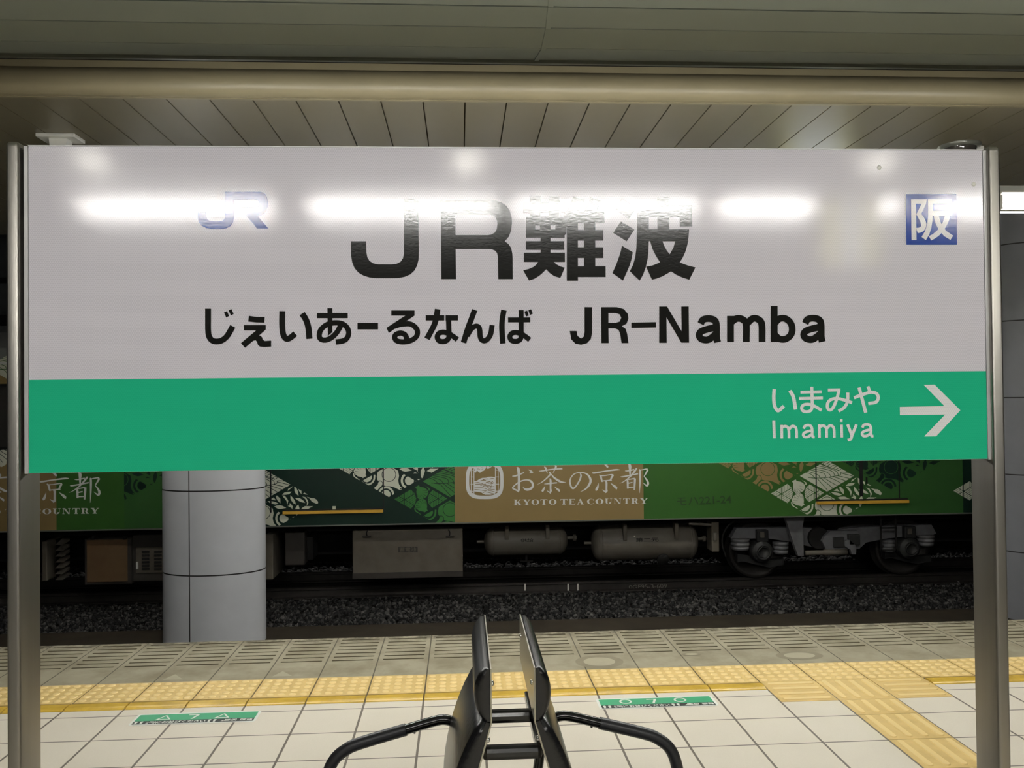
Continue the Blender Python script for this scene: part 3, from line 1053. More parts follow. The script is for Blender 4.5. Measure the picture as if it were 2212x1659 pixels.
f.mb.build('latin_lettering', M['film_black'], sign)['label'] = 'smaller black latin lettering'

f = Flat(sp, (410, 400, .08590))
f.poly([(885, 165), (1760, 165), (1840, 185), (1905, 240), (1945, 320), (1960, 420), (1955, 540), (1925, 640), (1860, 720), (1780, 762), (1705, 775), (1978, 1092), (1690, 1092),
        (1430, 770), (1290, 570), (1640, 565), (1715, 545), (1752, 500), (1757, 460), (1735, 405), (1685, 372), (1610, 362), (1105, 362), (1108, 840), (1090, 935), (1030, 1025), (920, 1085),
        (760, 1105), (560, 1105), (420, 1080), (300, 1020), (225, 930), (203, 840), (205, 690), (405, 690), (410, 790), (435, 850), (490, 893), (560, 907), (740, 907), (820, 895), (868, 860), (887, 800)])
f.mb.build('railway_logo', M['film_blue'], sign)['label'] = 'blue logo of two joined letters'

f = Flat(sp, (1940, 400, .08439))
f.poly([(178, 218), (1494, 218), (1513, 1540), (193, 1542)], mi=1)
f.poly([(190, 230), (1482, 230), (1501, 1530), (205, 1530)], mi=0, layer=1)
f.poly([(320, 365), (445, 365), (460, 1410), (333, 1410)], mi=1, layer=2)
f.poly([(320, 365), (722, 365), (702, 490), (585, 740), (650, 830), (695, 920), (715, 1000), (705, 1070), (680, 1130), (635, 1185), (570, 1217), (490, 1235), (450, 1100), (520, 1092), (560, 1075), (577, 1040),
        (560, 950), (455, 750), (590, 480), (440, 480)], mi=1, layer=2)
f.poly([(750, 362), (1355, 362), (1355, 478), (880, 478), (880, 760), (868, 910), (838, 1110), (785, 1270), (700, 1410), (590, 1330), (680, 1180), (735, 1000), (755, 800)], mi=1, layer=2)
f.rect(870, 665, 1350, 790, mi=1, layer=2)
f.poly([(1185, 780), (1335, 700), (1318, 840), (1270, 960), (1210, 1080), (1130, 1195), (1030, 1300), (930, 1370), (835, 1420), (775, 1310), (880, 1255), (980, 1170), (1060, 1080), (1130, 960)], mi=1, layer=2)
f.poly([(895, 780), (1028, 780), (1062, 920), (1130, 1060), (1225, 1180), (1400, 1295), (1328, 1405), (1170, 1310), (1040, 1170), (950, 990)], mi=1, layer=2)
f.mb.build('area_badge', [M['film_blue'], M['film_white']], sign)['label'] = 'blue square badge with one white character'

f = Flat(lambda x, y, k=0: sp(x, y, 1 + k), (1650, 820, .19892))
f.stroke([(110, 103), (105, 190), (112, 275), (135, 325), (160, 335), (215, 288)], 37)
f.stroke([(280, 120), (318, 190), (342, 325)], 38)
f.poly([(395, 122), (625, 117), (625, 148), (395, 153)]); f.poly([(380, 190), (638, 184), (638, 215), (380, 221)])
f.stroke([(518, 78), (521, 200), (522, 280), (510, 330), (470, 349), (422, 340), (408, 305), (430, 275), (480, 268), (540, 285), (625, 333)], 33)
f.poly([(692, 98), (829, 95), (824, 128), (692, 131)])
f.stroke([(813, 112), (790, 205), (752, 298), (718, 330), (690, 312), (688, 262), (720, 220), (790, 205), (880, 225), (955, 252)], 33)
f.stroke([(908, 142), (905, 230), (872, 300), (808, 342)], 33)
f.stroke([(975, 198), (1060, 165), (1165, 137), (1222, 155), (1238, 200), (1212, 245), (1130, 260)], 34)
f.stroke([(1030, 86), (1102, 360)], 36); f.stroke([(1125, 74), (1146, 126)], 34)
f.poly([(88, 443), (121, 443), (126, 637), (95, 637)])
for dx, dy in ((0, 0), (408, -6)):
    f.stroke([(190 + dx, 492 + dy), (192 + dx, 638 + dy)], 29)
    f.stroke([(190 + dx, 522 + dy), (225 + dx, 506 + dy), (255 + dx, 518 + dy), (268 + dx, 555 + dy), (270 + dx, 637 + dy)], 29)
    f.stroke([(270 + dx, 540 + dy), (302 + dx, 506 + dy), (335 + dx, 514 + dy), (350 + dx, 550 + dy), (353 + dx, 636 + dy)], 29)
for dx, dy in ((0, 0), (637, -10)):
    f.stroke([(427 + dx, 532 + dy), (442 + dx, 505 + dy), (475 + dx, 495 + dy), (508 + dx, 506 + dy), (520 + dx, 540 + dy), (521 + dx, 600 + dy), (530 + dx, 622 + dy), (548 + dx, 622 + dy)], 29)
    f.stroke([(520 + dx, 552 + dy), (470 + dx, 563 + dy), (432 + dx, 580 + dy), (424 + dx, 603 + dy), (442 + dx, 622 + dy), (480 + dx, 618 + dy), (520 + dx, 590 + dy)], 29)
f.stroke([(838, 490), (842, 628)], 29); f.rect(821, 430, 850, 458)
f.stroke([(905, 487), (952, 612)], 31); f.stroke([(1000, 487), (955, 600), (938, 645), (905, 656)], 30)
f.mb.build('next_station_lettering', M['film_white'], sign)['label'] = 'white lettering on the green band'
f = Flat(lambda x, y, k=0: sp(x, y, 1 + k), (1650, 820, .19892))
f.poly([(1732, 57), (1850, 55), (2130, 333), (1868, 615), (1738, 617), (1965, 380), (1475, 386), (1473, 297), (1958, 288)])
f.mb.build('arrow', M['film_white'], sign)['label'] = 'white arrow pointing right'

# ------------------------------------------------------------------ bench of two back-to-back seats
BX, BY0, BY1 = 0.121, 2.128, 2.652
bench = empty('bench', (BX, (BY0 + BY1) / 2, 0))
tag(bench, 'back-to-back bench with black padded seats and tubular armrests below the sign', 'bench')
by0, by1 = BY0 - (BY0 + BY1) / 2, BY1 - (BY0 + BY1) / 2


def ribbon(m, front, back, y0, y1, mi=0, round_ends=0.0, smooth=True):
    """solid between two profiles (x,z) swept in y with softened ends"""
    n = len(front)
    loops = []
    if round_ends > 0:
        secs = []
        for k in range(6):
            q = math.pi / 2 * k / 5
            secs.append((y0 + round_ends * (1 - math.sin(q)), math.cos(q)))
        secs = secs[::-1]
        secs = [(y0 + round_ends * (1 - math.cos(math.pi / 2 * k / 5)), 1 - math.sin(math.pi / 2 * k / 5)) for k in range(6)]
        secs = secs + [(y1 - (a - y0), c) for a, c in reversed(secs)]
    else:
        secs = [(y0, 0), (y1, 0)]
    for y, shrink in secs:
        lp = []
        for i in range(n):
            fx, fz = front[i]
            bx_, bz = back[i]
            s = 0.55 * shrink
            lp.append((fx + (bx_ - fx) * s, y, fz + (bz - fz) * s))
        for i in reversed(range(n)):
            lp.append((back[i][0], y, back[i][1]))
        loops.append(lp)
    L = len(loops[0])
    v = [p for lp in loops for p in lp]
    fc = [(k * L + i, k * L + (i + 1) % L, (k + 1) * L + (i + 1) % L, (k + 1) * L + i) for k in range(len(loops) - 1) for i in range(L)]
    m.add(v, fc, mi, smooth)
    m.add(loops[0], [tuple(reversed(range(L)))], mi)
    m.add(loops[-1], [tuple(range(L))], mi)


for s in (-1, 1):
    # back plate: upright, then sloping out, then the seat pan
    xp = 0.056
    line = [(xp, 0.882), (xp, 0.748), (xp + 0.098, 0.41), (xp + 0.125, 0.345), (xp + 0.50, 0.36)]
    th_ = 0.0035
    front = [(s * a, b) for a, b in line]
    back = [(s * (xp - th_), 0.882), (s * (xp - th_), 0.747), (s * (xp + 0.093), 0.408), (s * (xp + 0.12), 0.34), (s * (xp + 0.50), 0.355)]
    m = MB(); ribbon(m, front, back, by0, by1, smooth=False); m.build('back_plate', M['plate'], bench)
    # upper pad
    N = 9
    bk, fr = [], []
    for k in range(N):
        t_ = k / (N - 1)
        z = 0.880 - t_ * 0.130
        thick = 0.017 + 0.024 * math.sin(math.pi * min(1, t_ * 1.0)) ** 0.7
        if t_ < 0.02: thick = 0.015
        fr.append((s * (xp + thick), z)); bk.append((s * (xp + 0.001), z))
    m = MB(); ribbon(m, fr, bk, by0 + 0.004, by1 - 0.004, round_ends=0.018); m.build('head_pad', M['black_vinyl'], bench)
    # lower back pad
    bk, fr = [], []
    N = 11
    dx, dz = 0.098, -0.338
    L = math.hypot(dx, dz)
    nx, nz = -dz / L, dx / L
    for k in range(N):
        t_ = k / (N - 1)
        px_, pz_ = xp + 0.001 + dx * t_, 0.746 + dz * t_
        thick = 0.016 + 0.036 * math.sin(math.pi * (0.02 + 0.9 * t_)) ** 0.6
        bk.append((s * px_, pz_)); fr.append((s * (px_ + nx * thick), pz_ + nz * thick))
    m = MB(); ribbon(m, fr, bk, by0 + 0.004, by1 - 0.004, round_ends=0.02); m.build('back_pad', M['black_vinyl'], bench)
    # seat pad
    bk, fr = [], []
    for k in range(9):
        t_ = k / 8
        px_, pz_ = xp + 0.13 + 0.36 * t_, 0.35 + 0.012 * t_
        thick = 0.016 + 0.022 * math.sin(math.pi * (0.06 + 0.9 * t_)) ** 0.6
        bk.append((s * px_, pz_)); fr.append((s * px_, pz_ + thick))
    m = MB(); ribbon(m, fr, bk, by0 + 0.004, by1 - 0.004, round_ends=0.02); m.build('seat_pad', M['black_vinyl'], bench)
    # armrests at both ends
    for e, yy in ((1, by1 + 0.012), (-1, by0 - 0.03)):
        path = [(0.10, 0.36), (0.115, 0.46), (0.128, 0.515), (0.15, 0.548), (0.18, 0.560), (0.215, 0.556), (0.30, 0.534), (0.44, 0.497), (0.485, 0.478), (0.52, 0.448), (0.54, 0.40), (0.545, 0.33), (0.545, 0.0)]
        P = [(s * a, yy, b) for a, b in path]
        sm = [tuple(p) for p in spline([np.array(p) for p in P], 6)]
        m = MB(); m.tube(sm, 0.0155); arm = m.build('armrest', M['black_paint'], bench)
        gi = [p for p in sm if abs(p[0]) > 0.292 and p[2] > 0.36]
        m = MB(); m.tube(gi, 0.0185); m.build('grip', M['grip'], arm)
        m = MB(); m.cyl((s * 0.272, yy, 0.53), (s * 0.275, yy, 0.521), 0.004, seg=10); m.build('screw', M['chrome'], arm)
        m = MB(); m.cyl((s * 0.545, yy, 0), (s * 0.545, yy, 0.012), 0.03); m.build('foot', M['grip'], arm)
    # flat bracket along the inner face
    m = MB(); m.box(min(s * (xp + 0.006), s * (xp + 0.022)), max(s * (xp + 0.006), s * (xp + 0.022)), by0 + 0.08, by1 - 0.05, 0.635, 0.662, 0, 0.003)
    m.build('bracket', M['black_paint'], bench)
    m = MB()
    for yy, z in ((by1 - 0.09, 0.84), (by0 + 0.035, 0.835)):
        m.lathe((s * (xp - 0.005), yy, z), (-s, 0, 0), [(0, 0.0065), (0.003, 0.0065), (0.005, 0.004), (0.0055, 0)], 16)
    m.lathe((s * (xp + 0.008), by0 + 0.02, 0.70), (-s, 0, 0), [(0, 0.0065), (0.004, 0.0065), (0.006, 0.004), (0.0065, 0)], 16)
    m.build('bolts', M['chrome'], bench)
for yy, z in ((by0 + 0.25, 0.672), (by0 + 0.06, 0.652)):
    w_ = xp - 0.006 + (0.027 if z < 0.66 else 0.02)
    m = MB()
    m.box(-w_, w_, yy - 0.019, yy + 0.019, z - 0.017, z + 0.017, 0, 0.012)
    m.build('crossbar', M['black_paint'], bench)
m = MB()
m.box(-0.03, 0.03, by0, by1, 0.27, 0.33, 0, 0.004)
for yy in (by0 + 0.03, by1 - 0.03):
    m.box(-0.15, 0.15, yy - 0.02, yy + 0.02, 0.30, 0.36, 0, 0.004)
    m.box(-0.02, 0.02, yy - 0.02, yy + 0.02, 0.0, 0.34)
m.build('frame', M['black_paint'], bench)

# ------------------------------------------------------------------ floor stickers


def sticker(cx, cy, shape, label):
    o = empty('floor_sticker', (cx, cy, 0.0))
    tag(o, label, 'floor sticker', 'queue stickers on the platform floor')
    w, h = 0.30, 0.074

    def rr(x0, y0, x1, y1, r):
        p = []
        for ccx, ccy, a in ((x1 - r, y1 - r, 0), (x0 + r, y1 - r, 90), (x0 + r, y0 + r, 180), (x1 - r, y0 + r, 270)):
            for k in range(7):
                q = math.radians(a + 15 * k)
                p.append((ccx + r * math.cos(q), ccy + r * math.sin(q)))
        return p
    f = Flat(lambda x, y, k: (x, y, 0.0012 + 0.0006 * k))
    f.poly(rr(-w, -h, w, h, 0.018))
    f.mb.build('backing', M['st_white'], o)
    g = Flat(lambda x, y, k: (x, y, 0.0012 + 0.0006 * k))
    g.poly(rr(-w + 0.013, -0.022, w - 0.013, h - 0.013, 0.006), layer=1)
    g.mb.build('green_field', M['st_green'], o)
    b = Flat(lambda x, y, k: (x, y, 0.0012 + 0.0006 * k))
    b.poly(rr(-w + 0.013, -h + 0.012, w - 0.013, -0.022, 0.004), layer=1)
    b.mb.build('black_strip', M['st_black'], o)
    q = Flat(lambda x, y, k: (x, y, 0.0012 + 0.0006 * k))
    for sx in (-0.155, 0.125):
        if shape == 'circle':
            q.ring((sx, 0.022), 0.027, 0.008, layer=2)
        else:
            A, B, C = (sx - 0.037, -0.012), (sx + 0.037, -0.012), (sx, 0.05)
            k = 0.62
            c0 = (sx, 0.008)
            q.poly([A, B, C], [[(c0[0] + (p[0] - c0[0]) * k, c0[1] + (p[1] - c0[1]) * k) for p in (A, B, C)]], layer=2)
    q.poly([(-0.045, 0.046), (0.005, 0.046), (0.005, 0.036), (-0.012, -0.012), (-0.024, -0.012), (-0.008, 0.036), (-0.045, 0.036)], layer=2)
    for fx in (-0.272, -0.246, 0.075, 0.1):
        q.poly([(fx + 0.008 * math.cos(math.radians(a)), -0.036 + 0.009 * math.sin(math.radians(a))) for a in range(0, 360, 30)], layer=2)
        q.poly([(fx + 0.006 * math.cos(math.radians(a)), -0.054 + 0.006 * math.sin(math.radians(a))) for a in range(0, 360, 30)], layer=2)
        q.poly([(fx - 0.005, -0.05), (fx + 0.005, -0.05), (fx + 0.006, -0.038), (fx - 0.006, -0.038)], layer=2)
    put_text(q, '2列にお並びください', [(-0.225, -0.028), (0.058, -0.028), (0.058, -0.060), (-0.225, -0.060)], layer=2, offset=0.028)
    for bx_ in (0.148, 0.222):
        for k in range(9):
            if k in (4,): continue
            q.rect(bx_ + k * 0.0065, -0.054, bx_ + k * 0.0065 + 0.0042, -0.030, layer=2)
        q.rect(bx_, -0.050, bx_ + 0.03, -0.046, layer=2); q.rect(bx_, -0.037, bx_ + 0.03, -0.033, layer=2)
    q.poly([(0.13, -0.055), (0.146, -0.055), (0.146, -0.04)], layer=2)
    q.poly([(0.272, -0.055), (0.284, -0.055), (0.272, -0.04)], layer=2)
    q.mb.build('symbols', M['st_white'], o)['label'] = 'white symbols and text'


sticker(-1.306, 4.287, 'triangle', 'green queue sticker with two white triangles and a 7 on the tiles at left')
sticker(0.971, 4.298, 'circle', 'green queue sticker with two white circles and a 7 on the tiles at right')


# ------------------------------------------------------------------ columns
def column(cx, cy, label, base_z, top_z, ring0, mat):
    o = empty('round_column', (cx, cy, base_z))
    tag(o, label, 'column', 'columns between the tracks')
    A, B = 0.553, 0.37
    seg = 64
    zs = []
    z = ring0
    while z > base_z + 0.1: z -= 0.903
    z += 0.903
    rings = []
    while z < top_z:
        rings.append(z); z += 0.903
    m = MB()
    bounds = [base_z] + rings + [top_z]
    seams = [math.radians(a) for a in (-107.5, 12.5, 132.5)]
    for zi in range(len(bounds) - 1):
        z0, z1 = bounds[zi] + 0.007 - base_z, bounds[zi + 1] - 0.007 - base_z
        for k in range(3):
            a0, a1 = seams[k] + 0.011, seams[k] + math.pi * 2 / 3 - 0.011
            n = 28
            v = []
            for i in range(n + 1):
                q = a0 + (a1 - a0) * i / n
                v.append((A * math.cos(q), B * math.sin(q), z0))
                v.append((A * math.cos(q), B * math.sin(q), z1))
            m.add(v, [(2 * i, 2 * i + 2, 2 * i + 3, 2 * i + 1) for i in range(n)], 0, True)
    m.build('cladding', mat, o)
    m = MB()
    v = []
    for i in range(seg):
        q = 2 * math.pi * i / seg
        for zz in (0, top_z - base_z):
            v.append(((A - 0.012) * math.cos(q), (B - 0.012) * math.sin(q), zz))
    m.add(v, [(2 * i, 2 * ((i + 1) % seg), 2 * ((i + 1) % seg) + 1, 2 * i + 1) for i in range(seg)], 0, True)
    m.build('core', M['dark_gap'], o)


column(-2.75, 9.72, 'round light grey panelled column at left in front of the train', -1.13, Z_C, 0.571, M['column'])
column(6.94, 9.85, 'round grey panelled column at the right border with its shade painted in', -1.13, Z_C, 0.571, M['column_shaded'])

# ------------------------------------------------------------------ rails and ballast


def rail(y, label):
    m = MB()
    h = 0.15
    pr = [(-0.065, 0), (0.065, 0), (0.065, 0.012), (0.012, 0.028), (0.010, 0.105), (0.034, 0.118), (0.034, 0.145), (0.028, h), (-0.028, h), (-0.034, 0.145), (-0.034, 0.118), (-0.010, 0.105), (-0.012, 0.028), (-0.065, 0.012)]
    m.prism(pr, 'x', X0, X1)
    o = m.build('rail', M['rail'])
    o.location = (0, y, -1.25)
    return tag(o, label, 'rail')


R1, R2 = 12.20, 13.27
ra = rail(R1, 'nearer dark rail of the track under the train')
rb = rail(R2, 'farther rail of the track under the train')
f = Flat(lambda x, y, k: tuple(np.array(at_y(x, y, R1 - 0.0125)) - np.array([0, R1, -1.25])))
put_text(f, '0GF95-3-609', [(1358, 1264), (1440, 1261), (1441, 1270), (1359, 1273)])
f.mb.build('rail_marking', plain('pale_rail_paint', (120, 116, 108), 0.7), ra)['label'] = 'faint painted rail marking'
tick_mat = plain('white_rail_paint', (205, 202, 196), 0.7)
for px in (1134, 1227, 1248, 1879):
    f = Flat(lambda x, y, k: tuple(np.array(at_y(x, y, R1 - 0.036)) - np.array([0, R1, -1.25])))
    f.rect(px - 1.5, 1261, px + 1.8, 1276)
    f.mb.build('rail_tick', tick_mat, ra)

# ballast stones
rs = np.random.RandomState(3)
ico = bmesh.new()
bmesh.ops.create_icosphere(ico, subdivisions=1, radius=1.0)
iv = np.array([v.co[:] for v in ico.verts])
ifc = np.array([[v.index for v in f_.verts] for f_ in ico.faces])
ico.free()


def stones(name, n, xr, yr, zf, size, label, big=0.0):
    P = np.stack([rs.uniform(xr[0], xr[1], n), rs.uniform(yr[0], yr[1], n), np.zeros(n)], 1)
    P[:, 2] = zf(P[:, 0], P[:, 1]) + rs.uniform(-0.012, 0.02, n)
    S = size * rs.uniform(0.6, 1.35, n)
    V = np.zeros((n, len(iv), 3))
    for k in range(n):
        a = rs.uniform(0.4, 1.2, 3)
        w = iv * (1 + 0.42 * rs.uniform(-1, 1, (len(iv), 1))) * a
        q = rs.normal(size=4); q /= np.linalg.norm(q)
        Rq = np.array(Matrix(((1, 0, 0), (0, 1, 0), (0, 0, 1))))
        qq = Vector(q).to_4d() if False else None
        x_, y_, z_, w_ = q
        Rq = np.array([[1 - 2 * (y_ * y_ + z_ * z_), 2 * (x_ * y_ - z_ * w_), 2 * (x_ * z_ + y_ * w_)],
                       [2 * (x_ * y_ + z_ * w_), 1 - 2 * (x_ * x_ + z_ * z_), 2 * (y_ * z_ - x_ * w_)],
                       [2 * (x_ * z_ - y_ * w_), 2 * (y_ * z_ + x_ * w_), 1 - 2 * (x_ * x_ + y_ * y_)]])
        V[k] = (w @ Rq.T) * S[k] + P[k]
    F = (ifc[None] + (np.arange(n) * len(iv))[:, None, None]).reshape(-1, 3)
    me = bpy.data.meshes.new(name)
    me.vertices.add(n * len(iv)); me.vertices.foreach_set('co', V.reshape(-1))
    me.loops.add(F.size); me.loops.foreach_set('vertex_index', F.reshape(-1))
    me.polygons.add(len(F)); me.polygons.foreach_set('loop_start', np.arange(0, F.size, 3))
    me.update(calc_edges=True); me.validate()
    me.materials.append(M['stone'])
    o = bpy.data.objects.new(name, me)
    COL.objects.link(o)
    return tag(o, label, 'ballast', None, 'stuff')


stones('ballast', 22000, (-7.5, 9.5), (10.24, 12.07), lambda x, y: -1.25 + 0.02 * np.sin(3 * x) * 0 + 0.03 * np.clip((11.9 - y), 0, 1) * 0.8, 0.026,
       'dark crushed stone ballast between the column kerb and the rail')
stones('ballast', 5500, (-7.5, 9.5), (13.45, 14.5), lambda x, y: -1.22 + 0 * x, 0.036, 'pale strip of crushed stone seen under the train')

# ------------------------------------------------------------------ train
TY = 11.45                     # plane of the near car side
train = empty('train_car', (0.0, 12.73, -1.1))
tag(train, 'green and tan painted railway car with tea pattern and white lettering', 'train')
TO = np.array([0.0, 12.73, -1.1])
ZB = -0.125                    # lower edge of the car side
ZW0, ZW1 = 0.93, 1.78          # window band


def tx(px, py, Y=TY):
    p = at_y(px, py, Y) - TO
    return float(p[0]), float(p[2])


def tl(Y): return Y - TO[1]


XL, XR = -7.6, 10.5
yb0, yb1 = tl(TY), tl(TY + 2.9)
zb = ZB - TO[2]
zt = 2.05 - TO[2]
# side colours between joints in x
edges = [(XL, 'p_tan'), (tx(122, 1130)[0], 'p_green'), (tx(268, 1060)[0], 'p_soft'), (tx(420, 1060)[0], 'p_dark'), (tx(982, 1060)[0], 'p_tan'), (tx(1390, 1060)[0], 'p_green'),
         (tx(1835, 1060)[0], 'p_soft'), (tx(2080, 1060)[0], 'p_dark'), (XR, None)]
names = ['p_tan', 'p_green', 'p_soft', 'p_dark', 'p_roof', 'under', 'p_cream']
mats = [M[k] for k in names]
m = MB()
for (a, c), (b, _) in zip(edges[:-1], edges[1:]):
    i = names.index(c)
    m.add([(a, yb0, zb), (b, yb0, zb), (b, yb0, zt), (a, yb0, zt)], [(0, 1, 2, 3)], i)
# roof arc, far side, floor and ends
roof = [(yb0, zt), (yb0 + 0.06, zt + 0.2), (yb0 + 0.3, zt + 0.42), (yb0 + 0.8, zt + 0.55), (yb0 + 1.45, zt + 0.6), (yb1 - 0.8, zt + 0.55), (yb1 - 0.3, zt + 0.42), (yb1 - 0.06, zt + 0.2), (yb1, zt), (yb1, zb)]
n = len(roof)
v = [(XL, a, b) for a, b in roof] + [(XR, a, b) for a, b in roof]
m.add(v, [(i, i + 1, n + i + 1, n + i) for i in range(n - 1)], 4)
m.add([(XL, yb0, zb), (XR, yb0, zb), (XR, yb1, zb), (XL, yb1, zb)], [(0, 3, 2, 1)], 5)
for x_ in (XL, XR):
    m.add([(x_, yb0, zb), (x_, yb1, zb), (x_, yb1, zt), (x_, yb0, zt)] + [(x_, a, b) for a, b in roof[1:-2]], [(0, 1, 2, 3), tuple([3] + list(range(4, 4 + n - 3)) + [2])], 4)
m.build('body', mats, train)
m = MB(); m.box(XL, XR, yb0 - 0.012, yb0 + 0.002, zb - 0.012, zb + 0.004); m.build('lower_rail', M['lip'], train)
m = MB(); m.box(XL, XR, yb0 - 0.03, yb0 + 0.03, zt - 0.02, zt + 0.01); m.build('gutter', M['lamp_white'], train)
# windows
for x_, w_ in ((-6.5, 1.5), (-4.6, 1.5), (0.75, 1.5), (2.65, 1.5), (7.6, 1.4)):
    m = MB(); m.box(x_ - w_ / 2, x_ + w_ / 2, yb0 - 0.012, yb0 + 0.01, ZW0 - TO[2], ZW1 - TO[2], 0, 0.005)
    wf = m.build('window', M['p_black'], train)
    m = MB(); m.box(x_ - w_ / 2 + 0.04, x_ + w_ / 2 - 0.04, yb0 - 0.016, yb0 - 0.010, ZW0 - TO[2] + 0.04, ZW1 - TO[2] - 0.04)
    m.build('pane', M['glass'], wf)
# doors
for (pa, pb, py, seal) in ((612, 828, 1105, None), (1763, 1960, 1085.5, 1861)):
    a, b = tx(pa, py)[0], tx(pb, py)[0]
    if pa == 612: a -= 0.0
    o = empty('door', (0, 0, 0)); o.parent = train
    m = MB()
    for x_ in (tx(pa - 27 if pa == 612 else pa, 1060)[0], tx(pb if pa == 612 else 1942, 1040)[0]):
        m.box(x_ - 0.008, x_ + 0.008, yb0 - 0.004, yb0 + 0.001, 0.055 - TO[2], 1.95 - TO[2])
    m.build('door_seam', M['p_black'], o)
    m = MB(); m.box(a, b, yb0 - 0.05, yb0 + 0.0, 0.035 - TO[2], 0.072 - TO[2]); m.build('sill_plate', M['p_sill'], o)
    m = MB(); m.box(a, b, yb0 - 0.012, yb0 + 0.0, 0.074 - TO[2], 0.094 - TO[2]); m.build('sill_track', M['p_black'], o)
    if seal:
        x_ = tx(seal, 1040)[0]
        m = MB(); m.box(x_ - 0.03, x_ + 0.016, yb0 - 0.008, yb0 + 0.001, 0.13 - TO[2], 1.9 - TO[2])
        m.box(x_ + 0.06, x_ + 0.08, yb0 - 0.008, yb0 + 0.001, 0.30 - TO[2], 0.39 - TO[2]); m.build('door_seal', M['p_black'], o)
    else:
        x_ = tx(722, 1090)[0]
        m = MB(); m.box(x_ - 0.02, x_ + 0.02, yb0 - 0.02, yb0, 0.085 - TO[2], 0.125 - TO[2]); m.build('door_stop', M['p_cream'], o)


def tpt(px, py, k=0):
    x_, z_ = tx(px, py)
    return (x_, yb0 - 0.0012 - 0.0012 * k, z_)


UNIT = 0.12206                 # pattern unit in pixels of the photograph
RHOMB = [(-482, 0), (0, 280), (482, 0), (0, -280)]


def tile_teapot(f, c, g):
    f.poly([(-200, -155), (-215, -85), (-205, -25), (-178, 6), (-150, -3), (-120, 25), (-110, 70), (-50, 87), (30, 90), (100, 110), (170, 145), (210, 157), (230, 140), (228, 120),
            (195, 85), (175, 45), (165, -15), (180, -95), (165, -175), (130, -245), (80, -277), (-80, -277), (-150, -225)], mi=c)
    f.ring((0, -117), 122, 10, mi=g, layer=1)
    f.poly([(-180, 10), (-145, 0), (-120, 25), (-110, 65), (-145, 95), (-215, 170), (-272, 127), (-200, 65)], mi=c)
    f.ring((-163, 45), 53, 9, mi=g, layer=1, a0=-2.3, a1=0.7)
    f.disc((212, 133), 12, mi=g, layer=1, n=12)
    f.disc((-258, 140), 10, mi=g, layer=1, n=12)
    f.poly([(-453, -20), (-305, -100), (-300, -55), (-330, -5), (-390, 20), (-440, 5)], mi=c)
    f.stroke([(-492, 5), (-430, 45), (-370, 58), (-310, 35), (-265, -25), (-255, -115)], 30, mi=c)
    f.disc((363, -10), 80, mi=c)
    f.ring((363, -10), 134, 38, mi=c, a0=math.radians(100), a1=math.radians(248))
    f.disc((-50, 235), 80, mi=c)
    f.ring((-50, 235), 126, 36, mi=c, a0=math.radians(200), a1=math.radians(362))
    f.poly([(472, -30), (512, -7), (475, 17)], mi=c)


def tile_whisk(f, c, g):
    A = [(-482, 15), (-175, -165), (-108, -100), (-78, -5), (-95, 85), (-180, 185)]
    B = [(482, -15), (310, -125), (235, -170), (160, -105), (125, -15), (140, 85), (215, 173), (310, 115)]
    for P, cc in ((A, (-285, 15)), (B, (310, -5))):
        f.poly(P, mi=c)
        f.clip.append([f._pt(p) for p in P])
        for ang in (90, 30, -30):
            q = math.radians(ang)
            f.stroke([(cc[0] - 300 * math.cos(q), cc[1] - 300 * math.sin(q)), (cc[0] + 300 * math.cos(q), cc[1] + 300 * math.sin(q))], 11, mi=g, layer=1)
        for ang, sec in ((0, (-30, 30)), (180, (150, 210)), (60, (30, 90)), (240, (210, 270)), (-60, (-90, -30)), (120, (90, 150))):
            ln = math.radians({0: 30, 180: 30, 60: 90 if cc[0] < 0 else 30, 240: 90, -60: 90, 120: 90}[ang])
            if ang in (60,): ln = math.radians(30)
            w0, w1 = math.radians(sec[0]), math.radians(sec[1])
            wedge = [cc, (cc[0] + 420 * math.cos(w0), cc[1] + 420 * math.sin(w0)), (cc[0] + 420 * math.cos(w1), cc[1] + 420 * math.sin(w1))]
            f.clip.append([f._pt(p) for p in wedge])
            for k in range(-8, 9):
                ox_, oy_ = -math.sin(ln) * 27 * k, math.cos(ln) * 27 * k
                f.stroke([(cc[0] + ox_ - 320 * math.cos(ln), cc[1] + oy_ - 320 * math.sin(ln)), (cc[0] + ox_ + 320 * math.cos(ln), cc[1] + oy_ + 320 * math.sin(ln))], 4.5, mi=g, layer=1)
            f.clip.pop()
        f.clip.pop()
        f.disc(cc, 18, mi=g, layer=2, n=10)
    W = [(-95, -205), (-30, -243), (-15, -215), (65, -200), (125, -155), (140, -105), (105, -35), (25, 5), (-25, 10), (-65, -35), (-75, -125), (-70, -171)]
    f.poly(W, mi=c)
    for p in ((120, -110), (95, -55), (55, -25), (15, -8), (-20, -5), (-50, -30), (120, -150)):
        f.stroke([(p[0], p[1], 8), ((p[0] - 30) * 0.5 - 10, (p[1] + 130) * 0.5 - 130, 2)], mi=g, layer=1, smooth=False)
    W2 = [(30 - p[0] + 10, 12 - p[1]) for p in W]
    f.poly(W2, mi=c)
    for p in ((120, -110), (95, -55), (55, -25), (15, -8), (-20, -5), (-50, -30), (120, -150)):
        a_ = (40 - p[0], 12 - p[1]); b_ = (40 - ((p[0] - 30) * 0.5 - 10), 12 - ((p[1] + 130) * 0.5 - 130))
        f.stroke([(a_[0], a_[1], 8), (b_[0], b_[1], 2)], mi=g, layer=1, smooth=False)
    f.stroke([(27, -277), (95, -235), (145, -185), (150, -145)], 22, mi=c)
    f.stroke([(-103, 160), (-85, 215), (5, 285)], 22, mi=c)


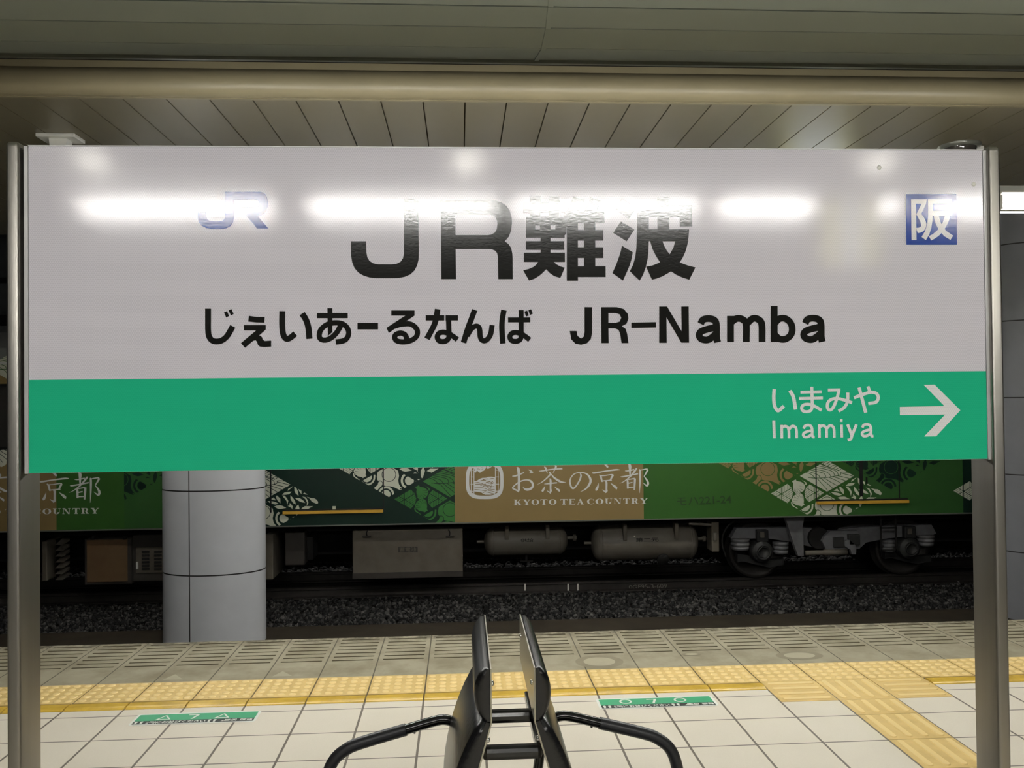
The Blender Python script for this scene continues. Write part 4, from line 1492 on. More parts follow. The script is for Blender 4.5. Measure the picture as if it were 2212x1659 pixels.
LEAVES = [[(690, 420), (645, 418), (585, 455), (580, 500), (568, 565), (620, 520), (680, 460)], [(705, 440), (712, 490), (715, 560), (740, 610), (805, 660), (790, 560), (760, 500)],
          [(785, 485), (865, 520), (868, 620), (820, 560)], [(900, 605), (950, 565), (1040, 615), (960, 622)], [(460, 535), (500, 508), (540, 550)],
          [(655, 575), (560, 585), (500, 600), (445, 655), (530, 650), (600, 635)], [(350, 605), (400, 575), (390, 650)], [(295, 640), (320, 740), (350, 790), (410, 845), (408, 740), (350, 690)],
          [(100, 750), (160, 705), (210, 690), (270, 730), (320, 785), (200, 775)], [(130, 810), (220, 805), (300, 820), (370, 850), (300, 875), (200, 860)],
          [(445, 670), (490, 720), (540, 780), (560, 865), (582, 780), (550, 720), (500, 670)], [(625, 655), (630, 740), (680, 820), (745, 850), (730, 780), (690, 720)],
          [(720, 710), (800, 765), (870, 795), (950, 805), (900, 750), (830, 705)], [(885, 668), (950, 720), (985, 790), (980, 870), (1018, 800), (1000, 740), (960, 680)],
          [(975, 668), (1050, 710), (1090, 770), (1170, 800), (1235, 835), (1225, 760), (1170, 690), (1080, 690)], [(1255, 730), (1335, 770), (1300, 795)],
          [(865, 930), (940, 875), (1080, 870), (1190, 850), (1110, 920), (1000, 965)], [(240, 935), (330, 895), (420, 885), (450, 895), (540, 935), (460, 955), (400, 970)],
          [(610, 820), (640, 850), (675, 890), (665, 940), (690, 985), (650, 930), (565, 890), (610, 880)], [(800, 850), (825, 930), (810, 990), (790, 1050), (760, 1100), (735, 1040), (735, 930), (765, 880)],
          [(330, 980), (390, 985), (445, 1040), (390, 1025)], [(610, 1130), (740, 1110), (680, 1165)], [(565, 1000), (610, 968), (670, 995)], [(60, 800), (110, 830), (200, 910), (120, 880)]]


def tile_leaf(f, c, g):
    for P in LEAVES:
        f.poly([((x_ - 686) * 0.8149, (y_ - 795 + (x_ - 686) * 0.055) * 0.8149) for x_, y_ in P], mi=c)


def tile_terrace(f, c, g):
    f.poly([(-480, 0), (0, 278), (480, 0), (0, -278)], mi=c)
    L = [[(190, 100), (350, 160), (500, 205), (545, 180), (620, 160)], [(220, 95), (260, 70), (310, 45)], [(265, 110), (310, 85), (370, 50)], [(310, 130), (350, 105), (420, 72)], [(360, 150), (400, 125), (475, 97)],
         [(410, 170), (450, 145), (525, 115)], [(460, 190), (500, 165), (575, 140)], [(105, 105), (180, 110), (300, 150), (440, 190), (500, 215)], [(105, 130), (300, 170), (460, 225), (498, 300)], [(60, 160), (300, 200), (400, 240), (435, 310)],
         [(20, 190), (250, 230), (340, 280), (365, 330)], [(-20, 215), (200, 255), (262, 290), (270, 335)], [(-60, 235), (60, 270), (140, 300), (170, 345)], [(-100, 255), (0, 285), (60, 330), (80, 350)],
         [(-40, 350), (110, 355), (250, 345), (390, 320), (530, 285), (548, 238), (680, 240), (800, 268)], [(20, 355), (120, 370), (200, 450), (310, 570)], [(180, 355), (290, 440), (395, 525)], [(250, 350), (360, 420), (470, 475)],
         [(330, 335), (440, 380), (545, 435)], [(400, 320), (520, 355), (640, 395)], [(470, 300), (600, 325), (710, 350)], [(545, 255), (660, 280), (765, 305)]]
    for P in L:
        f.stroke([(x_ - 297, y_ - 313 + (x_ - 297) * 0.03) for x_, y_ in P], 10, mi=g, layer=1)


TILES = {'t': tile_teapot, 'w': tile_whisk, 'l': tile_leaf, 'r': tile_terrace}
PM = ['p_cream', 'p_tan', 'p_green', 'p_mid', 'p_dark', 'p_soft']
FIGS = [
    # kind, centre pixel, colour, line colour, x limits
    ('l', 633.2, 1084, 'p_cream', 'p_dark', None), ('r', 569, 1047, 'p_cream', 'p_dark', None), ('t', 569, 1121, 'p_cream', 'p_dark', None),
    ('t', 840, 1039.5, 'p_cream', 'p_dark', None), ('l', 904, 1003, 'p_cream', 'p_dark', None), ('w', 776, 1003, 'p_cream', 'p_dark', None),
    ('w', 908.5, 1077.5, 'p_mid', 'p_dark', (500, 982)), ('r', 972, 1040, 'p_mid', 'p_dark', (500, 982)), ('t', 972, 1115, 'p_mid', 'p_dark', (500, 982)),
    ('t', 1658.2, 1027.3, 'p_tan', 'p_green', None), ('w', 1594, 990.5, 'p_tan', 'p_green', None), ('l', 1722, 990, 'p_tan', 'p_green', None),
    ('w', 1722.2, 1065.2, 'p_cream', 'p_green', None), ('r', 1786.3, 1028.2, 'p_cream', 'p_green', None), ('l', 1850.3, 1065, 'p_cream', 'p_green', None), ('t', 1786.3, 1102.5, 'p_cream', 'p_green', None),
    ('t', 1924.5, 1023, 'p_dark', 'p_soft', None), ('l', 1988.5, 986.5, 'p_dark', 'p_soft', None), ('w', 1860.5, 986.5, 'p_dark', 'p_soft', None),
    ('t', 262, 1050, 'p_dark', 'p_soft', (268, 420)), ('l', 326, 1013, 'p_dark', 'p_soft', (268, 420)),
    ('w', 2116, 1059.5, 'p_cream', 'p_dark', None), ('r', 2180, 1022.5, 'p_cream', 'p_dark', None), ('l', 2244, 1059, 'p_cream', 'p_dark', None), ('t', 2180, 1096.5, 'p_cream', 'p_dark', None),
    ('r', 30, 793, 'p_cream', 'p_green', None), ('r', 5, 968, 'p_cream', 'p_dark', None), ('t', -40, 1000, 'p_cream', 'p_tan', None),
]
low = [tx(-400, 1000)[0], 0]
for kind, px, py, c, g, lim in FIGS:
    f = Flat(tpt, (px, py, UNIT))
    f.clip = [[f._pt(p) for p in RHOMB]]
    if lim: f.clip.append([(lim[0], 700), (lim[1], 700), (lim[1], 1300), (lim[0], 1300)])
    # keep above the lower edge of the side
    zq = [(x_, PH / 2) for x_ in (px - 80, px + 80)]
    def edge_y(x_):
        lo_, hi_ = 900.0, 1300.0
        for _ in range(30):
            md_ = (lo_ + hi_) / 2
            if tx(x_, md_)[1] > zb + 0.006: lo_ = md_
            else: hi_ = md_
        return lo_
    e0, e1 = edge_y(px - 80), edge_y(px + 80)
    f.clip.append([(px - 80, 500), (px + 80, 500), (px + 80, e1), (px - 80, e0)])
    TILES[kind](f, PM.index(c), PM.index(g))
    if f.mb.f:
        f.mb.build({'t': 'teapot_motif', 'w': 'whisk_motif', 'l': 'tea_leaf_motif', 'r': 'tea_terrace_motif'}[kind], [M[k] for k in PM], train)


# brush lettering
def brush(new):
    f = new(); S = f.stroke
    S([(112, 232, 8), (160, 228, 22), (230, 202, 22), (290, 176, 14)]); S([(180, 98, 10), (205, 130, 42), (213, 250, 34), (213, 410, 38), (205, 475, 6)])
    S([(208, 458, 26), (150, 428, 22), (120, 408, 22), (155, 365, 18), (230, 312, 20), (320, 287, 18), (388, 305, 30), (422, 360, 34), (400, 410, 34), (340, 432, 38), (300, 422, 24), (272, 395, 4)])
    f.poly([(345, 130), (400, 145), (430, 172), (412, 188), (362, 186), (388, 168)])
    f = new(); S = f.stroke
    S([(512, 155, 6), (560, 153, 18), (690, 132, 18), (862, 118, 24)]); S([(590, 90, 8), (612, 112, 28), (625, 150, 20), (638, 190, 6)]); S([(745, 62, 8), (765, 88, 30), (748, 132, 20), (720, 185, 3)])
    S([(660, 170, 12), (685, 198, 26), (640, 250, 20), (560, 318, 14), (480, 360, 2)]); S([(690, 200, 14), (740, 255, 26), (820, 308, 32), (865, 322, 22), (918, 322, 3)])
    S([(590, 348, 6), (640, 346, 16), (700, 338, 18), (782, 330, 20)]); S([(672, 265, 8), (685, 298, 30), (685, 410, 26), (688, 455, 30), (675, 498, 4)]); S([(690, 478, 22), (655, 465, 16), (630, 445, 3)])
    S([(602, 382, 4), (585, 420, 26), (566, 452, 32), (560, 466, 8)]); S([(742, 388, 3), (780, 420, 22), (810, 445, 32), (815, 465, 8)])
    f = new(); S = f.stroke
    S([(1128, 190, 16), (1140, 225, 24), (1118, 295, 24), (1072, 372, 22), (1025, 415, 24), (992, 388, 26), (975, 320, 22), (988, 258, 18), (1042, 197, 16), (1130, 176, 14), (1220, 196, 22), (1272, 255, 32), (1280, 320, 34), (1242, 390, 28), (1190, 435, 18), (1128, 467, 2)])
    f = new(); S = f.stroke
    S([(1478, 52, 6), (1510, 65, 26), (1534, 90, 30), (1540, 106, 8)]); S([(1302, 178, 6), (1335, 184, 24), (1480, 160, 18), (1650, 137, 24), (1716, 137, 12)])
    S([(1412, 212, 12), (1435, 240, 28), (1450, 300, 24), (1458, 320, 8)]); S([(1425, 228, 16), (1500, 222, 14), (1590, 208, 16), (1622, 212, 20)], smooth=False); S([(1618, 214, 30), (1592, 260, 26), (1575, 294, 18)]); S([(1450, 304, 16), (1600, 290, 16)])
    S([(1508, 300, 26), (1520, 330, 30), (1520, 420, 28), (1520, 458, 32), (1498, 485, 6)]); S([(1515, 467, 22), (1480, 452, 16), (1455, 432, 3)])
    S([(1402, 338, 4), (1390, 390, 28), (1370, 435, 36), (1372, 450, 8)]); S([(1585, 338, 4), (1620, 368, 26), (1662, 403, 38), (1670, 430, 10)])
    f = new(); S = f.stroke
    S([(1845, 50, 8), (1868, 76, 42), (1870, 150, 30), (1872, 218, 20)]); S([(1795, 152, 6), (1840, 152, 18), (1935, 132, 18)]); S([(1730, 240, 6), (1765, 240, 20), (1900, 215, 18), (1992, 195, 20)])
    S([(1972, 112, 20), (1945, 150, 28), (1880, 230, 22), (1790, 305, 14), (1717, 342, 2)])
    S([(1822, 283, 10), (1835, 310, 28), (1838, 418, 28)]); S([(1835, 285, 14), (1942, 265, 20)]); S([(1945, 266, 30), (1942, 330, 30), (1935, 438, 22)]); S([(1850, 337, 16), (1908, 325, 18)]); S([(1845, 400, 14), (1930, 395, 18)])
    S([(2012, 128, 16), (2020, 170, 30), (2020, 330, 22), (2014, 485, 4)]); S([(2020, 142, 12), (2110, 126, 18), (2135, 132, 26)], smooth=False); S([(2138, 134, 28), (2108, 190, 22), (2080, 236, 12)]); S([(2080, 235, 10), (2122, 290, 26), (2140, 340, 34), (2120, 372, 28), (2060, 328, 3)])


def serif(f, ch, x0, x1, yt, yb):
    """one fat-face capital letter in the box"""
    w, h = x1 - x0, yb - yt
    def R(a, b, c, d): f.poly([(x0 + a * w, yt + b * h), (x0 + c * w, yt + b * h), (x0 + c * w, yt + d * h), (x0 + a * w, yt + d * h)])
    def Pn(*p): f.poly([(x0 + a * w, yt + b * h) for a, b in p])
    def rng(cx, cy, rx, ry, tx_, ty_, a0=0, a1=360):
        n = 28
        for k in range(n):
            q0, q1 = math.radians(a0 + (a1 - a0) * k / n), math.radians(a0 + (a1 - a0) * (k + 1) / n)
            def e(q, o): return (cx + (rx - o * tx_) * math.cos(q), cy + (ry - o * ty_) * math.sin(q))
            Pn(e(q0, 0), e(q1, 0), e(q1, 1), e(q0, 1))
    s = 0.07
    if ch == 'O': rng(.5, .5, .5, .5, .27, .05)
    elif ch == 'C':
        rng(.53, .5, .53, .5, .28, .05, 60, 300); R(.84, .05, .9, .33); R(.84, .78, .9, .9); Pn((.6, .93), (.85, .82), (.9, .85), (.65, 1.0))
    elif ch == 'T':
        R(.36, 0, .64, 1); R(0, 0, 1, s); Pn((0, 0), (.1, 0), (.04, .3), (0, .3)); Pn((1, 0), (.9, 0), (.96, .3), (1, .3)); R(.24, 1 - s, .76, 1)
    elif ch == 'E':
        R(.12, 0, .4, 1); R(0, 0, .92, s); R(0, 1 - s, .95, 1); R(.4, .47, .68, .53); Pn((.92, 0), (.8, 0), (.9, .27), (.92, .27)); Pn((.95, 1), (.8, 1), (.93, .68), (.97, .68)); R(.64, .35, .7, .65)
    elif ch == 'K':
        R(.12, 0, .38, 1); R(0, 0, .5, s); R(0, 1 - s, .5, 1); Pn((.38, .62), (.38, .52), (.76, s), (.86, s)); R(.66, 0, .97, s); Pn((.45, .45), (.6, .32), (.97, 1), (.66, 1)); R(.58, 1 - s, 1, 1)
    elif ch == 'Y':
        Pn((.06, 0), (.36, 0), (.64, .58), (.38, .58)); Pn((.5, .52), (.58, .58), (.9, s), (.82, s)); R(0, 0, .44, s); R(.7, 0, 1, s); R(.37, .52, .63, 1); R(.24, 1 - s, .76, 1)
    elif ch == 'A':
        Pn((.42, 0), (.56, 0), (.96, 1), (.66, 1), (.4, .22)); Pn((.44, 0), (.48, .1), (.16, 1), (.09, 1)); R(.26, .62, .66, .68); R(0, 1 - s, .3, 1); R(.56, 1 - s, 1, 1)
    elif ch == 'U':
        R(.1, 0, .36, .68); R(0, 0, .48, s); R(.8, 0, .86, .68); R(.68, 0, 1, s); rng(.48, .66, .38, .34, .24, .06, 0, 180)
    elif ch == 'N':
        R(.1, 0, .16, 1); R(0, 1 - s, .28, 1); R(0, 0, .3, s); Pn((.08, 0), (.36, 0), (.9, 1), (.72, 1)); R(.84, 0, .9, 1); R(.7, 0, 1, s)
    elif ch == 'R':
        R(.12, 0, .38, 1); R(0, 0, .6, s); R(0, 1 - s, .48, 1); rng(.56, .26, .3, .26, .24, .05, -90, 90); R(.38, .47, .58, .53); Pn((.48, .5), (.7, .5), (.86, .94), (1, .94), (1, 1), (.66, 1))


LETTERS = [('K', 135, 250), ('Y', 270, 388), ('O', 400, 515), ('T', 535, 637), ('O', 660, 775), ('T', 833, 937), ('E', 957, 1058), ('A', 1078, 1180), ('C', 1230, 1340),
           ('O', 1355, 1475), ('U', 1497, 1605), ('N', 1630, 1740), ('T', 1770, 1868), ('R', 1890, 2000), ('Y', 2020, 2137)]
DXL = tx(216.4, 1060)[0] - tx(1400.8, 1036)[0]
for shift in (0.0, DXL):
    def lmap(x, y, k=0, s_=shift):
        p = tpt(x, y, 2 + k)
        return (p[0] + s_, p[1], p[2])
    chars = []
    def new_char():
        chars.append(Flat(lmap, (1090, 995, .14467)))
        return chars[-1]
    brush(new_char)
    for f in chars:
        f.mb.build('brush_character', M['p_white'], train)['label'] = 'large white brush character'
    for ch, a, b in LETTERS:
        y0 = 581 - (a - 135) * 0.0110; y1 = 666 - (a - 135) * 0.0125
        f = Flat(lmap, (1090, 995, .14467)); serif(f, ch, a, b, y0, y1)
        f.mb.build('serif_letter', M['p_white'], train)['label'] = 'white serif capital letter'
    # tea window emblem
    f = Flat(lmap, (980, 1000, .09946))
    def sup(rx, ry, e=3.2, n=56):
        return [(673 + rx * math.copysign(abs(math.cos(2 * math.pi * k / n)) ** (2 / e), math.cos(2 * math.pi * k / n)), 385 + ry * math.copysign(abs(math.sin(2 * math.pi * k / n)) ** (2 / e), math.sin(2 * math.pi * k / n))) for k in range(n)]
    f.poly(sup(410, 400), [sup(338, 325)])
    f.mb.build('emblem_frame', M['p_white'], train)
    f = Flat(lmap, (980, 1000, .09946))
    for x_ in (380, 440, 905, 965):
        f.rect(x_ - 8, 90 if 400 < x_ < 930 else 140, x_ + 8, 680 if x_ == 440 else 640)
    for y_ in (155, 305, 460, 615):
        f.rect(365, y_ - 6, 440, y_ + 6); f.rect(905, y_ - 8, 985, y_ + 6)
    f.poly([(448, 395), (500, 390), (560, 345), (620, 325), (700, 320), (760, 300), (830, 298), (905, 312), (905, 665), (800, 690), (680, 690), (600, 650), (448, 620)])
    for c_, r_ in (((500, 130), 45), ((560, 110), 60), ((620, 120), 58), ((570, 160), 48), ((655, 90), 50), ((745, 95), 32), ((470, 100), 34), ((470, 185), 22)):
        f.disc(c_, r_)
    f.stroke([(735, 120, 26), (790, 95, 18), (830, 75, 4)])
    f.mb.build('emblem_picture', M['p_white'], train)
    f = Flat(lambda x, y, k=0: lmap(x, y, 1 + k), (980, 1000, .09946))
    for L in ([(450, 435), (520, 425), (570, 435)], [(470, 465), (560, 460), (640, 450)], [(580, 490), (640, 470), (700, 460)], [(630, 505), (690, 490), (740, 480)], [(680, 520), (730, 505), (780, 490)], [(730, 530), (780, 515), (830, 495)], [(790, 530), (840, 515), (885, 515)],
              [(580, 390), (640, 375), (700, 380)], [(630, 365), (690, 350), (740, 345)], [(780, 350), (830, 340), (885, 345)], [(700, 420), (760, 410), (800, 400)], [(740, 440), (800, 430), (850, 400)], [(800, 455), (850, 440), (860, 420)]):
        f.stroke(L, 15)
    for L in ([(450, 530), (600, 535), (720, 565)], [(450, 575), (600, 590), (690, 610)], [(640, 650), (720, 590), (800, 560)], [(740, 600), (820, 610), (890, 628)], [(760, 565), (830, 575), (890, 575)], [(700, 630), (790, 650), (880, 670)], [(450, 625), (560, 640), (620, 655)]):
        f.stroke(L, 10)
    f.ring((545, 128), 20, 7, a0=0, a1=5); f.ring((612, 122), 22, 7, a0=-3, a1=2.5)
    f.mb.build('emblem_lines', M['p_tan'], train)
# raised car number
f = Flat(lambda x, y, k=0: (tx(x, y)[0], yb0 - 0.006, tx(x, y)[1]))
put_text(f, 'モハ221-24', [(1462, 1075), (1579, 1070), (1580, 1087), (1463, 1092)], offset=0.01)
f.mb.build('car_number', plain('dark_green_raised', (38, 68, 32), 0.4), train)['label'] = 'raised dark green car number'
f = Flat(lambda x, y, k=0: (tx(x, y)[0], yb0 - 0.001, tx(x, y)[1]))

# ---- underframe
def ubox(name, px0, py0, px1, py1, Y, depth, mat, bev=0.012, parent=None):
    a, zt_ = tx(px0, py0, Y); b, zb_ = tx(px1, py1, Y)
    m = MB(); m.box(a, b, tl(Y), tl(Y) + depth, zb_, zt_, 0, bev)
    return m.build(name, mat, parent or train)


m = MB(); m.box(XL, XR, tl(12.0), tl(13.5), zb - 0.16, zb - 0.02); m.build('underframe', M['under'], train)
m = MB(); m.box(XL, XR, tl(12.75), tl(12.82), zb - 0.62, zb - 0.16); m.build('centre_sill', M['under'], train)
UY = 11.62
b1 = ubox('equipment_box', 761, 1147, 1000, 1240, UY, 0.7, M['boxgrey'])
ubox('box_lid_edge', 761, 1239, 1000, 1246, UY - 0.02, 0.72, M['boxdark'], 0.004, b1)
for px in (792, 972):
    o_ = ubox('box_handle', px - 9, 1158, px + 9, 1161, UY - 0.03, 0.03, M['boxdark'], 0.003, b1)
    c_ = tx(px, 1160, UY)
    m = MB(); P = [(c_[0] + (-1 if px < 900 else 1) * 0.05 * (-1 + math.cos(math.radians(a))) , tl(UY) - 0.012, c_[1] + 0.05 + 0.06 * math.sin(math.radians(a))) for a in range(-60, 75, 15)]
    m.tube(P, 0.007, 8); m.build('cable', M['under'], b1)
f = Flat(lambda x, y, k=0: (tx(x, y, UY)[0], tl(UY) - 0.003, tx(x, y, UY)[1])); f.rect(860, 1181, 902, 1193); f.mb.build('name_plate', M['boxdark'], b1)
f = Flat(lambda x, y, k=0: (tx(x, y, UY)[0], tl(UY) - 0.005, tx(x, y, UY)[1])); put_text(f, '蓄電池', [(863, 1182.5), (899, 1182), (899, 1191), (863, 1191.5)], offset=0.01)
f.mb.build('plate_text', M['boxgrey'], b1)
ubox('equipment_box', 572, 1155, 590, 1252, UY, 0.7, M['boxgrey'])
ubox('equipment_box', 615, 1150, 658, 1221, UY + 0.1, 0.5, M['boxdark'])
ubox('equipment_box', 662, 1160, 676, 1210, UY + 0.3, 0.4, M['under'])
b2 = ubox('equipment_box', 182, 1165, 284, 1262, UY, 0.7, M['boxdark'])
ubox('rust_panel', 187, 1167, 275, 1256, UY - 0.015, 0.03, M['rust'], 0.006, b2)
for px in (200, 268):
    ubox('box_hinge', px - 3, 1158, px + 3, 1166, UY - 0.03, 0.06, M['under'], 0.003, b2)
b3 = ubox('louvre_box', 286, 1156, 352, 1255, UY + 0.05, 0.6, M['boxdark'])
d3 = ubox('louvre_door', 293, 1183, 352, 1237, UY + 0.03, 0.04, M['boxgrey'], 0.005, b3)
m = MB()
for cx_ in (313, 340):
    for k in range(6):
        a, z1_ = tx(cx_ - 8, 1191 + k * 7.4, UY); b, z0_ = tx(cx_ + 8, 1195 + k * 7.4, UY)
        m.box(a, b, tl(UY) + 0.018, tl(UY) + 0.032, z0_, z1_)
m.build('louvre', M['under'], b3)
ubox('door_handle', 293.5, 1214, 298, 1230, UY + 0.01, 0.02, M['lamp_white'], 0.003, b3)
b4 = ubox('heat_sink', 116, 1165, 122, 1256, UY + 0.25, 0.4, M['under'])
m = MB()
for k in range(7):
    a, z1_ = tx(119, 1168 + k * 12.6, UY); b, z0_ = tx(136, 1177 + k * 12.6, UY)
    m.prism([(tl(UY), z0_), (tl(UY) + 0.2, z0_ + 0.02), (tl(UY) + 0.2, z1_)], 'x', a, b)
m.build('cooling_fin', M['tank'], b4)
ubox('equipment_box', 90, 1170, 101, 1255, UY, 0.5, M['boxgrey'])
# air tanks
for (pa, pb, pt, pbm, txt, tq, straps) in ((1045, 1226, 1140.5, 1196, '供給', [(1124.5, 1163.5), (1152.5, 1163), (1152.5, 1170.5), (1124.5, 1171)], (1093.5, 1180)),
                                           (1276, 1506, 1135, 1206, '第二元', [(1373, 1162.5), (1423, 1161.5), (1423, 1170), (1373, 1171)], (1343, 1452))):
    Yt = 11.95
    a, zt_ = tx(pa, pt, Yt); b, zb_ = tx(pb, pbm, Yt)
    r = (zt_ - zb_) / 2; zc_ = (zt_ + zb_) / 2
    prof = [(0, 0.02), (0.012, r * 0.45), (0.045, r * 0.8), (0.085, r * 0.96), (0.11, r), (b - a - 0.11, r), (b - a - 0.085, r * 0.96), (b - a - 0.045, r * 0.8), (b - a - 0.012, r * 0.45), (b - a, 0.02)]
    m = MB(); m.lathe((a, tl(Yt), zc_), (1, 0, 0), prof, 40)
    for xx in (a + 0.125, b - 0.125):
        m.lathe((xx - 0.01, tl(Yt), zc_), (1, 0, 0), [(0, r), (0, r + 0.004), (0.02, r + 0.004), (0.02, r)], 40)
    tk = m.build('air_tank', M['tank'], train)
    m = MB()
    m.tube([(a + 0.02, tl(Yt), zc_), (a - 0.1, tl(Yt), zc_ - 0.0)], 0.022, 10); m.tube([(b - 0.02, tl(Yt), zc_ + 0.03), (b + 0.13, tl(Yt), zc_ + 0.03)], 0.024, 10)
    m.lathe((b + 0.08, tl(Yt), zc_ + 0.03), (1, 0, 0), [(0, 0.024), (0, 0.045), (0.04, 0.045), (0.04, 0.024)], 12)
    m.build('pipe', M['tank'], tk)
    for ps in straps:
        xs = tx(ps, 1150, Yt)[0]
        m = MB(); m.box(xs - 0.025, xs + 0.025, tl(Yt) - r - 0.012, tl(Yt) - r * 0.55, zc_ + r * 0.28, zb - 0.1, 0, 0.004)
        m.build('strap', M['boxgrey'], tk)
    f = Flat(lambda x, y, k=0, r=r, zc_=zc_: (lambda q: (q[0], tl(11.95) - math.sqrt(max(1e-6, r * r - (q[1] - zc_) ** 2)) - 0.004, q[1]))(tx(x, y, 11.95 - r)))
    put_text(f, txt, tq, offset=0.02)
    f.mb.build('tank_lettering', M['under'], tk)
    if txt == '第二元':
        m = MB(); m.lathe((tx(1432, 1197, 11.75)[0], tl(Yt) - r * 0.55, zc_ - r * 0.75), (0, -1, -0.4), [(0, 0.05), (0.06, 0.05), (0.06, 0.085), (0.085, 0.085), (0.085, 0)], 20); m.build('drain_valve', M['under'], tk)
    else:
        xx = tx(1137, 1200, Yt)[0]
        m = MB(); m.cyl((xx, tl(Yt), zc_ - r), (xx, tl(Yt), zc_ - r - 0.09), 0.018); m.box(xx - 0.09, xx + 0.09, tl(Yt) - 0.02, tl(Yt) + 0.02, zc_ - r - 0.10, zc_ - r - 0.08); m.build('drain_valve', M['under'], tk)
b5 = ubox('junction_box', 1537, 1128, 1554, 1192, UY, 0.25, M['boxgrey'])
ubox('box_latch', 1541, 1151, 1548, 1168, UY - 0.02, 0.03, M['tank'], 0.003, b5)
m = MB(); p0, p1 = tx(1488, 1131, UY), tx(1536, 1134, UY); m.tube([(p0[0], tl(UY), p0[1]), (p1[0], tl(UY), p1[1])], 0.02, 8); m.build('brake_pipe', M['tank'], train)

# ---- bogie
bg = empty('bogie', (0, 0, 0)); bg.parent = train


def bz(x, y, Y):
    return tx(1560 + x * .24864, 1110 + y * .24864, Y)


FY = 11.78
m = MB(); m.prism([bz(x, y, FY) for x, y in ((78, 210), (125, 126), (545, 122), (720, 122), (810, 132), (900, 190), (980, 190), (1050, 132), (1160, 120), (1820, 95), (1862, 172), (1832, 182), (1690, 186), (1420, 216), (1250, 250),
                                            (1190, 305), (890, 310), (720, 275), (590, 242), (400, 214), (80, 214))], 'y', tl(FY), tl(FY) + 0.12)
m.build('side_frame', M['bogie'], bg)
for wx, wy in ((275, 303), (1530, 275)):
    c_ = bz(wx, wy, R1 + 0.03)
    rad = c_[1] - (-1.1 - TO[2])
    m = MB()
    m.lathe((c_[0], tl(R1) - 0.07, c_[1]), (0, 1, 0), [(0, 0.06), (0.0, rad - 0.07), (-0.012, rad - 0.06), (-0.012, rad - 0.004), (0.0, rad), (0.1, rad), (0.11, rad + 0.027), (0.135, rad + 0.027), (0.135, rad - 0.07), (0.06, 0.06)], 56)
    m.lathe((c_[0], tl(R2) - 0.05, c_[1]), (0, 1, 0), [(-0.03, 0.02), (-0.03, rad + 0.025), (-0.005, rad + 0.025), (0.0, rad), (0.13, rad), (0.13, 0.02)], 56)
    m.cyl((c_[0], tl(R1), c_[1]), (c_[0], tl(R2), c_[1]), 0.08)
    m.build('wheelset', M['wheel'], bg)
for ax, ay in ((350, 330), (1630, 300)):
    c_ = bz(ax, ay, 11.72)
    m = MB(); m.lathe((c_[0], tl(11.72), c_[1]), (0, -1, 0), [(-0.2, 0.15), (0.0, 0.15), (0.02, 0.14), (0.025, 0.115), (0.05, 0.11), (0.055, 0.085), (0.03, 0.08), (0.03, 0.0)], 32)
    m.build('axle_box', M['bogiedark'], bg)
    m = MB(); m.lathe((c_[0], tl(11.67), c_[1]), (0, -1, 0), [(0, 0.088), (0.008, 0.084), (0.008, 0.076), (0, 0.074)], 6); m.build('axle_cap', M['bogiedark'], bg)
    t_ = bz(ax - 50, ay - 190, 11.72); u_ = bz(ax + 50, ay - 90, 11.72)
    m = MB(); m.box(t_[0], u_[0], tl(11.70), tl(11.80), u_[1], t_[1], 0, 0.012); m.build('axle_guide', M['bogiedark'], bg)
    u_ = bz(ax - 5, ay - 160, 11.7); m = MB(); m.box(u_[0] - 0.03, u_[0] + 0.03, tl(11.68), tl(11.7), u_[1] - 0.06, u_[1] + 0.02, 0, 0.004); m.build('guide_pin', M['tank'], bg)
    p_ = bz(ax - 220, ay + 30, 11.9); q_ = bz(ax + 190, ay + 120, 11.9)
    m = MB(); m.prism([bz(ax - 220, ay + 15, 11.9), bz(ax - 60, ay + 40, 11.9), bz(ax + 80, ay + 70, 11.9), bz(ax + 180, ay + 60, 11.9), bz(ax + 180, ay + 110, 11.9), bz(ax + 60, ay + 135, 11.9), bz(ax - 60, ay + 110, 11.9), bz(ax - 170, ay + 80, 11.9), bz(ax - 220, ay + 90, 11.9)], 'y', tl(11.88), tl(12.0))
    m.build('axle_beam', M['bogiedark'], bg)
for sx, y0, y1, hw in ((155, 212, 308, 78), (505, 240, 342, 66), (1445, 222, 322, 55), (1765, 182, 272, 68)):
    a = bz(sx, y0, 11.84); b = bz(sx, y1, 11.84); r = abs(bz(sx + hw, y0, 11.84)[0] - a[0])
    H = a[1] - b[1]
    m = MB(); m.lathe((a[0], tl(11.84), b[1]), (0, 0, 1), [(0, 0), (0, r * .92), (H * .28, r * .95), (H * .30, r * .86), (H * .36, r * .86), (H * .38, r), (H * .64, r), (H * .66, r * .9), (H * .72, r * .9), (H * .74, r * 1.02), (H, r * 1.02), (H, 0)], 28)
    m.build('spring_cover', M['bogie'], bg)
m = MB(); m.prism([bz(x, y, 11.66) for x, y in ((540, 28), (703, 28), (690, 100), (700, 362), (650, 362), (592, 200))], 'y', tl(11.62), tl(11.70)); m.build('bolster_bracket', M['bogie'], bg)
a, b = bz(720, 340, 11.66), bz(1080, 338, 11.66); r = abs(bz(0, 312, 11.66)[1] - bz(0, 366, 11.66)[1]) / 2
m = MB(); m.lathe((a[0], tl(11.66), a[1]), (1, 0, 0), [(0, 0), (0, r * .8), ((b[0] - a[0]) * .45, r * .8), ((b[0] - a[0]) * .46, r), (b[0] - a[0], r), (b[0] - a[0], 0)], 24); m.build('yaw_damper', M['tank'], bg)
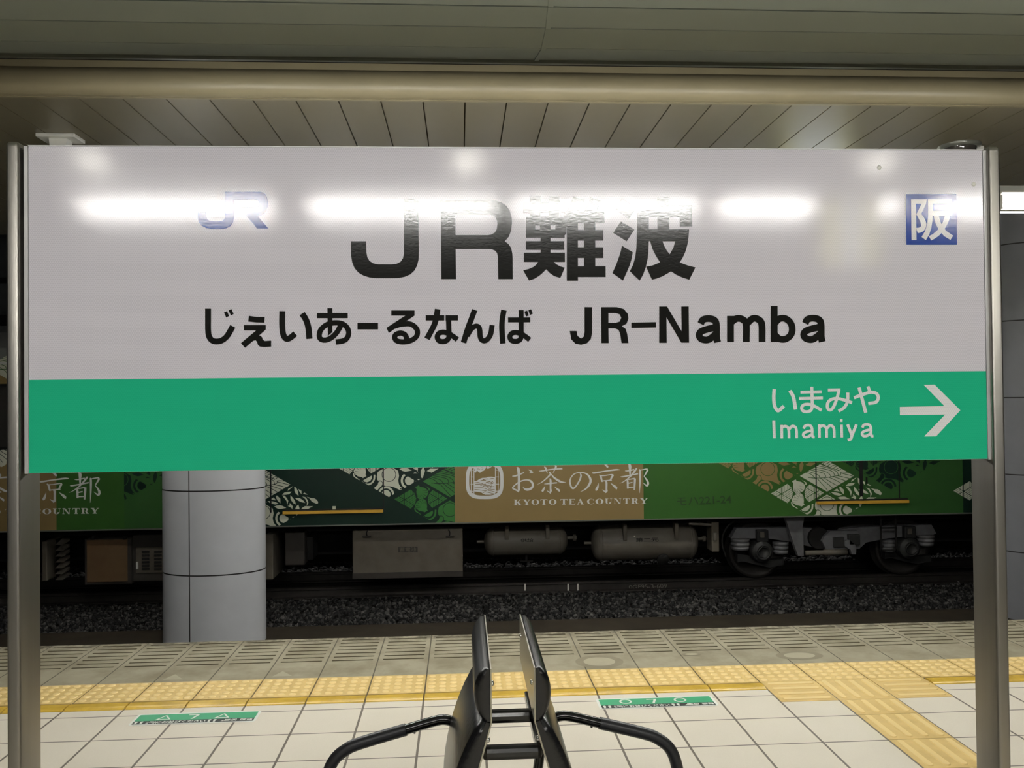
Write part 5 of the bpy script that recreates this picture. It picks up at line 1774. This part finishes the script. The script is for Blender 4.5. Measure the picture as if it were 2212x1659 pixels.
m = MB(); m.prism([bz(x, y, 11.70) for x, y in ((930, 145), (1165, 142), (1192, 200), (1182, 300), (1085, 305), (890, 305), (858, 232), (880, 190))], 'y', tl(11.66), tl(11.76)); m.build('caliper_block', M['bogie'], bg)
m = MB(); m.prism([bz(x, y, 11.62) for x, y in ((1060, 235), (1100, 225), (1150, 270), (1160, 300), (1155, 350), (1120, 350), (1110, 310), (1060, 280))], 'y', tl(11.60), tl(11.66)); m.build('brake_lever', M['bogie'], bg)
m = MB(); p_ = bz(1145, 215, 11.62); q_ = bz(1020, 245, 11.64); m.box(p_[0] - 0.08, p_[0] + 0.08, tl(11.60), tl(11.68), p_[1] - 0.09, p_[1] + 0.06, 0, 0.01); m.box(q_[0] - 0.09, q_[0] + 0.06, tl(11.62), tl(11.68), q_[1] - 0.07, q_[1] + 0.07, 0, 0.008); m.build('brake_cylinder', M['bogiedark'], bg)
m = MB(); p_ = bz(840, 210, 11.74); m.cyl((p_[0], tl(11.72), p_[1]), (p_[0], tl(11.8), p_[1]), 0.15); m.build('lateral_damper', M['under'], bg)
a = bz(1140, 25, 12.2); m = MB(); m.lathe((a[0], tl(12.3), a[1] - 0.2), (0, 0, 1), [(0, 0.3), (0.05, 0.42), (0.12, 0.45), (0.2, 0.4), (0.2, 0)], 32); m.build('air_spring', M['under'], bg)
m = MB()
for x_ in (1378, 1508):
    t_, u_ = bz(x_ - 9, -10, 11.6), bz(x_ + 9, 320, 11.6)
    m.box(t_[0], u_[0], tl(11.59), tl(11.61), u_[1], t_[1])
for y_ in (122, 315):
    t_, u_ = bz(1370, y_ - 5, 11.6), bz(1516, y_ + 5, 11.6)
    m.box(t_[0], u_[0], tl(11.59), tl(11.61), u_[1], t_[1])
m.build('step_ladder', M['under'], train)
P = [bz(x, y, 11.7) for x, y in ((115, 55), (60, 95), (20, 150), (0, 215), (5, 290), (30, 370))]
m = MB(); m.tube([(p[0], tl(11.7), p[1]) for p in spline([np.array(p) for p in P], 6)], 0.012, 8); m.build('hose', M['under'], bg)
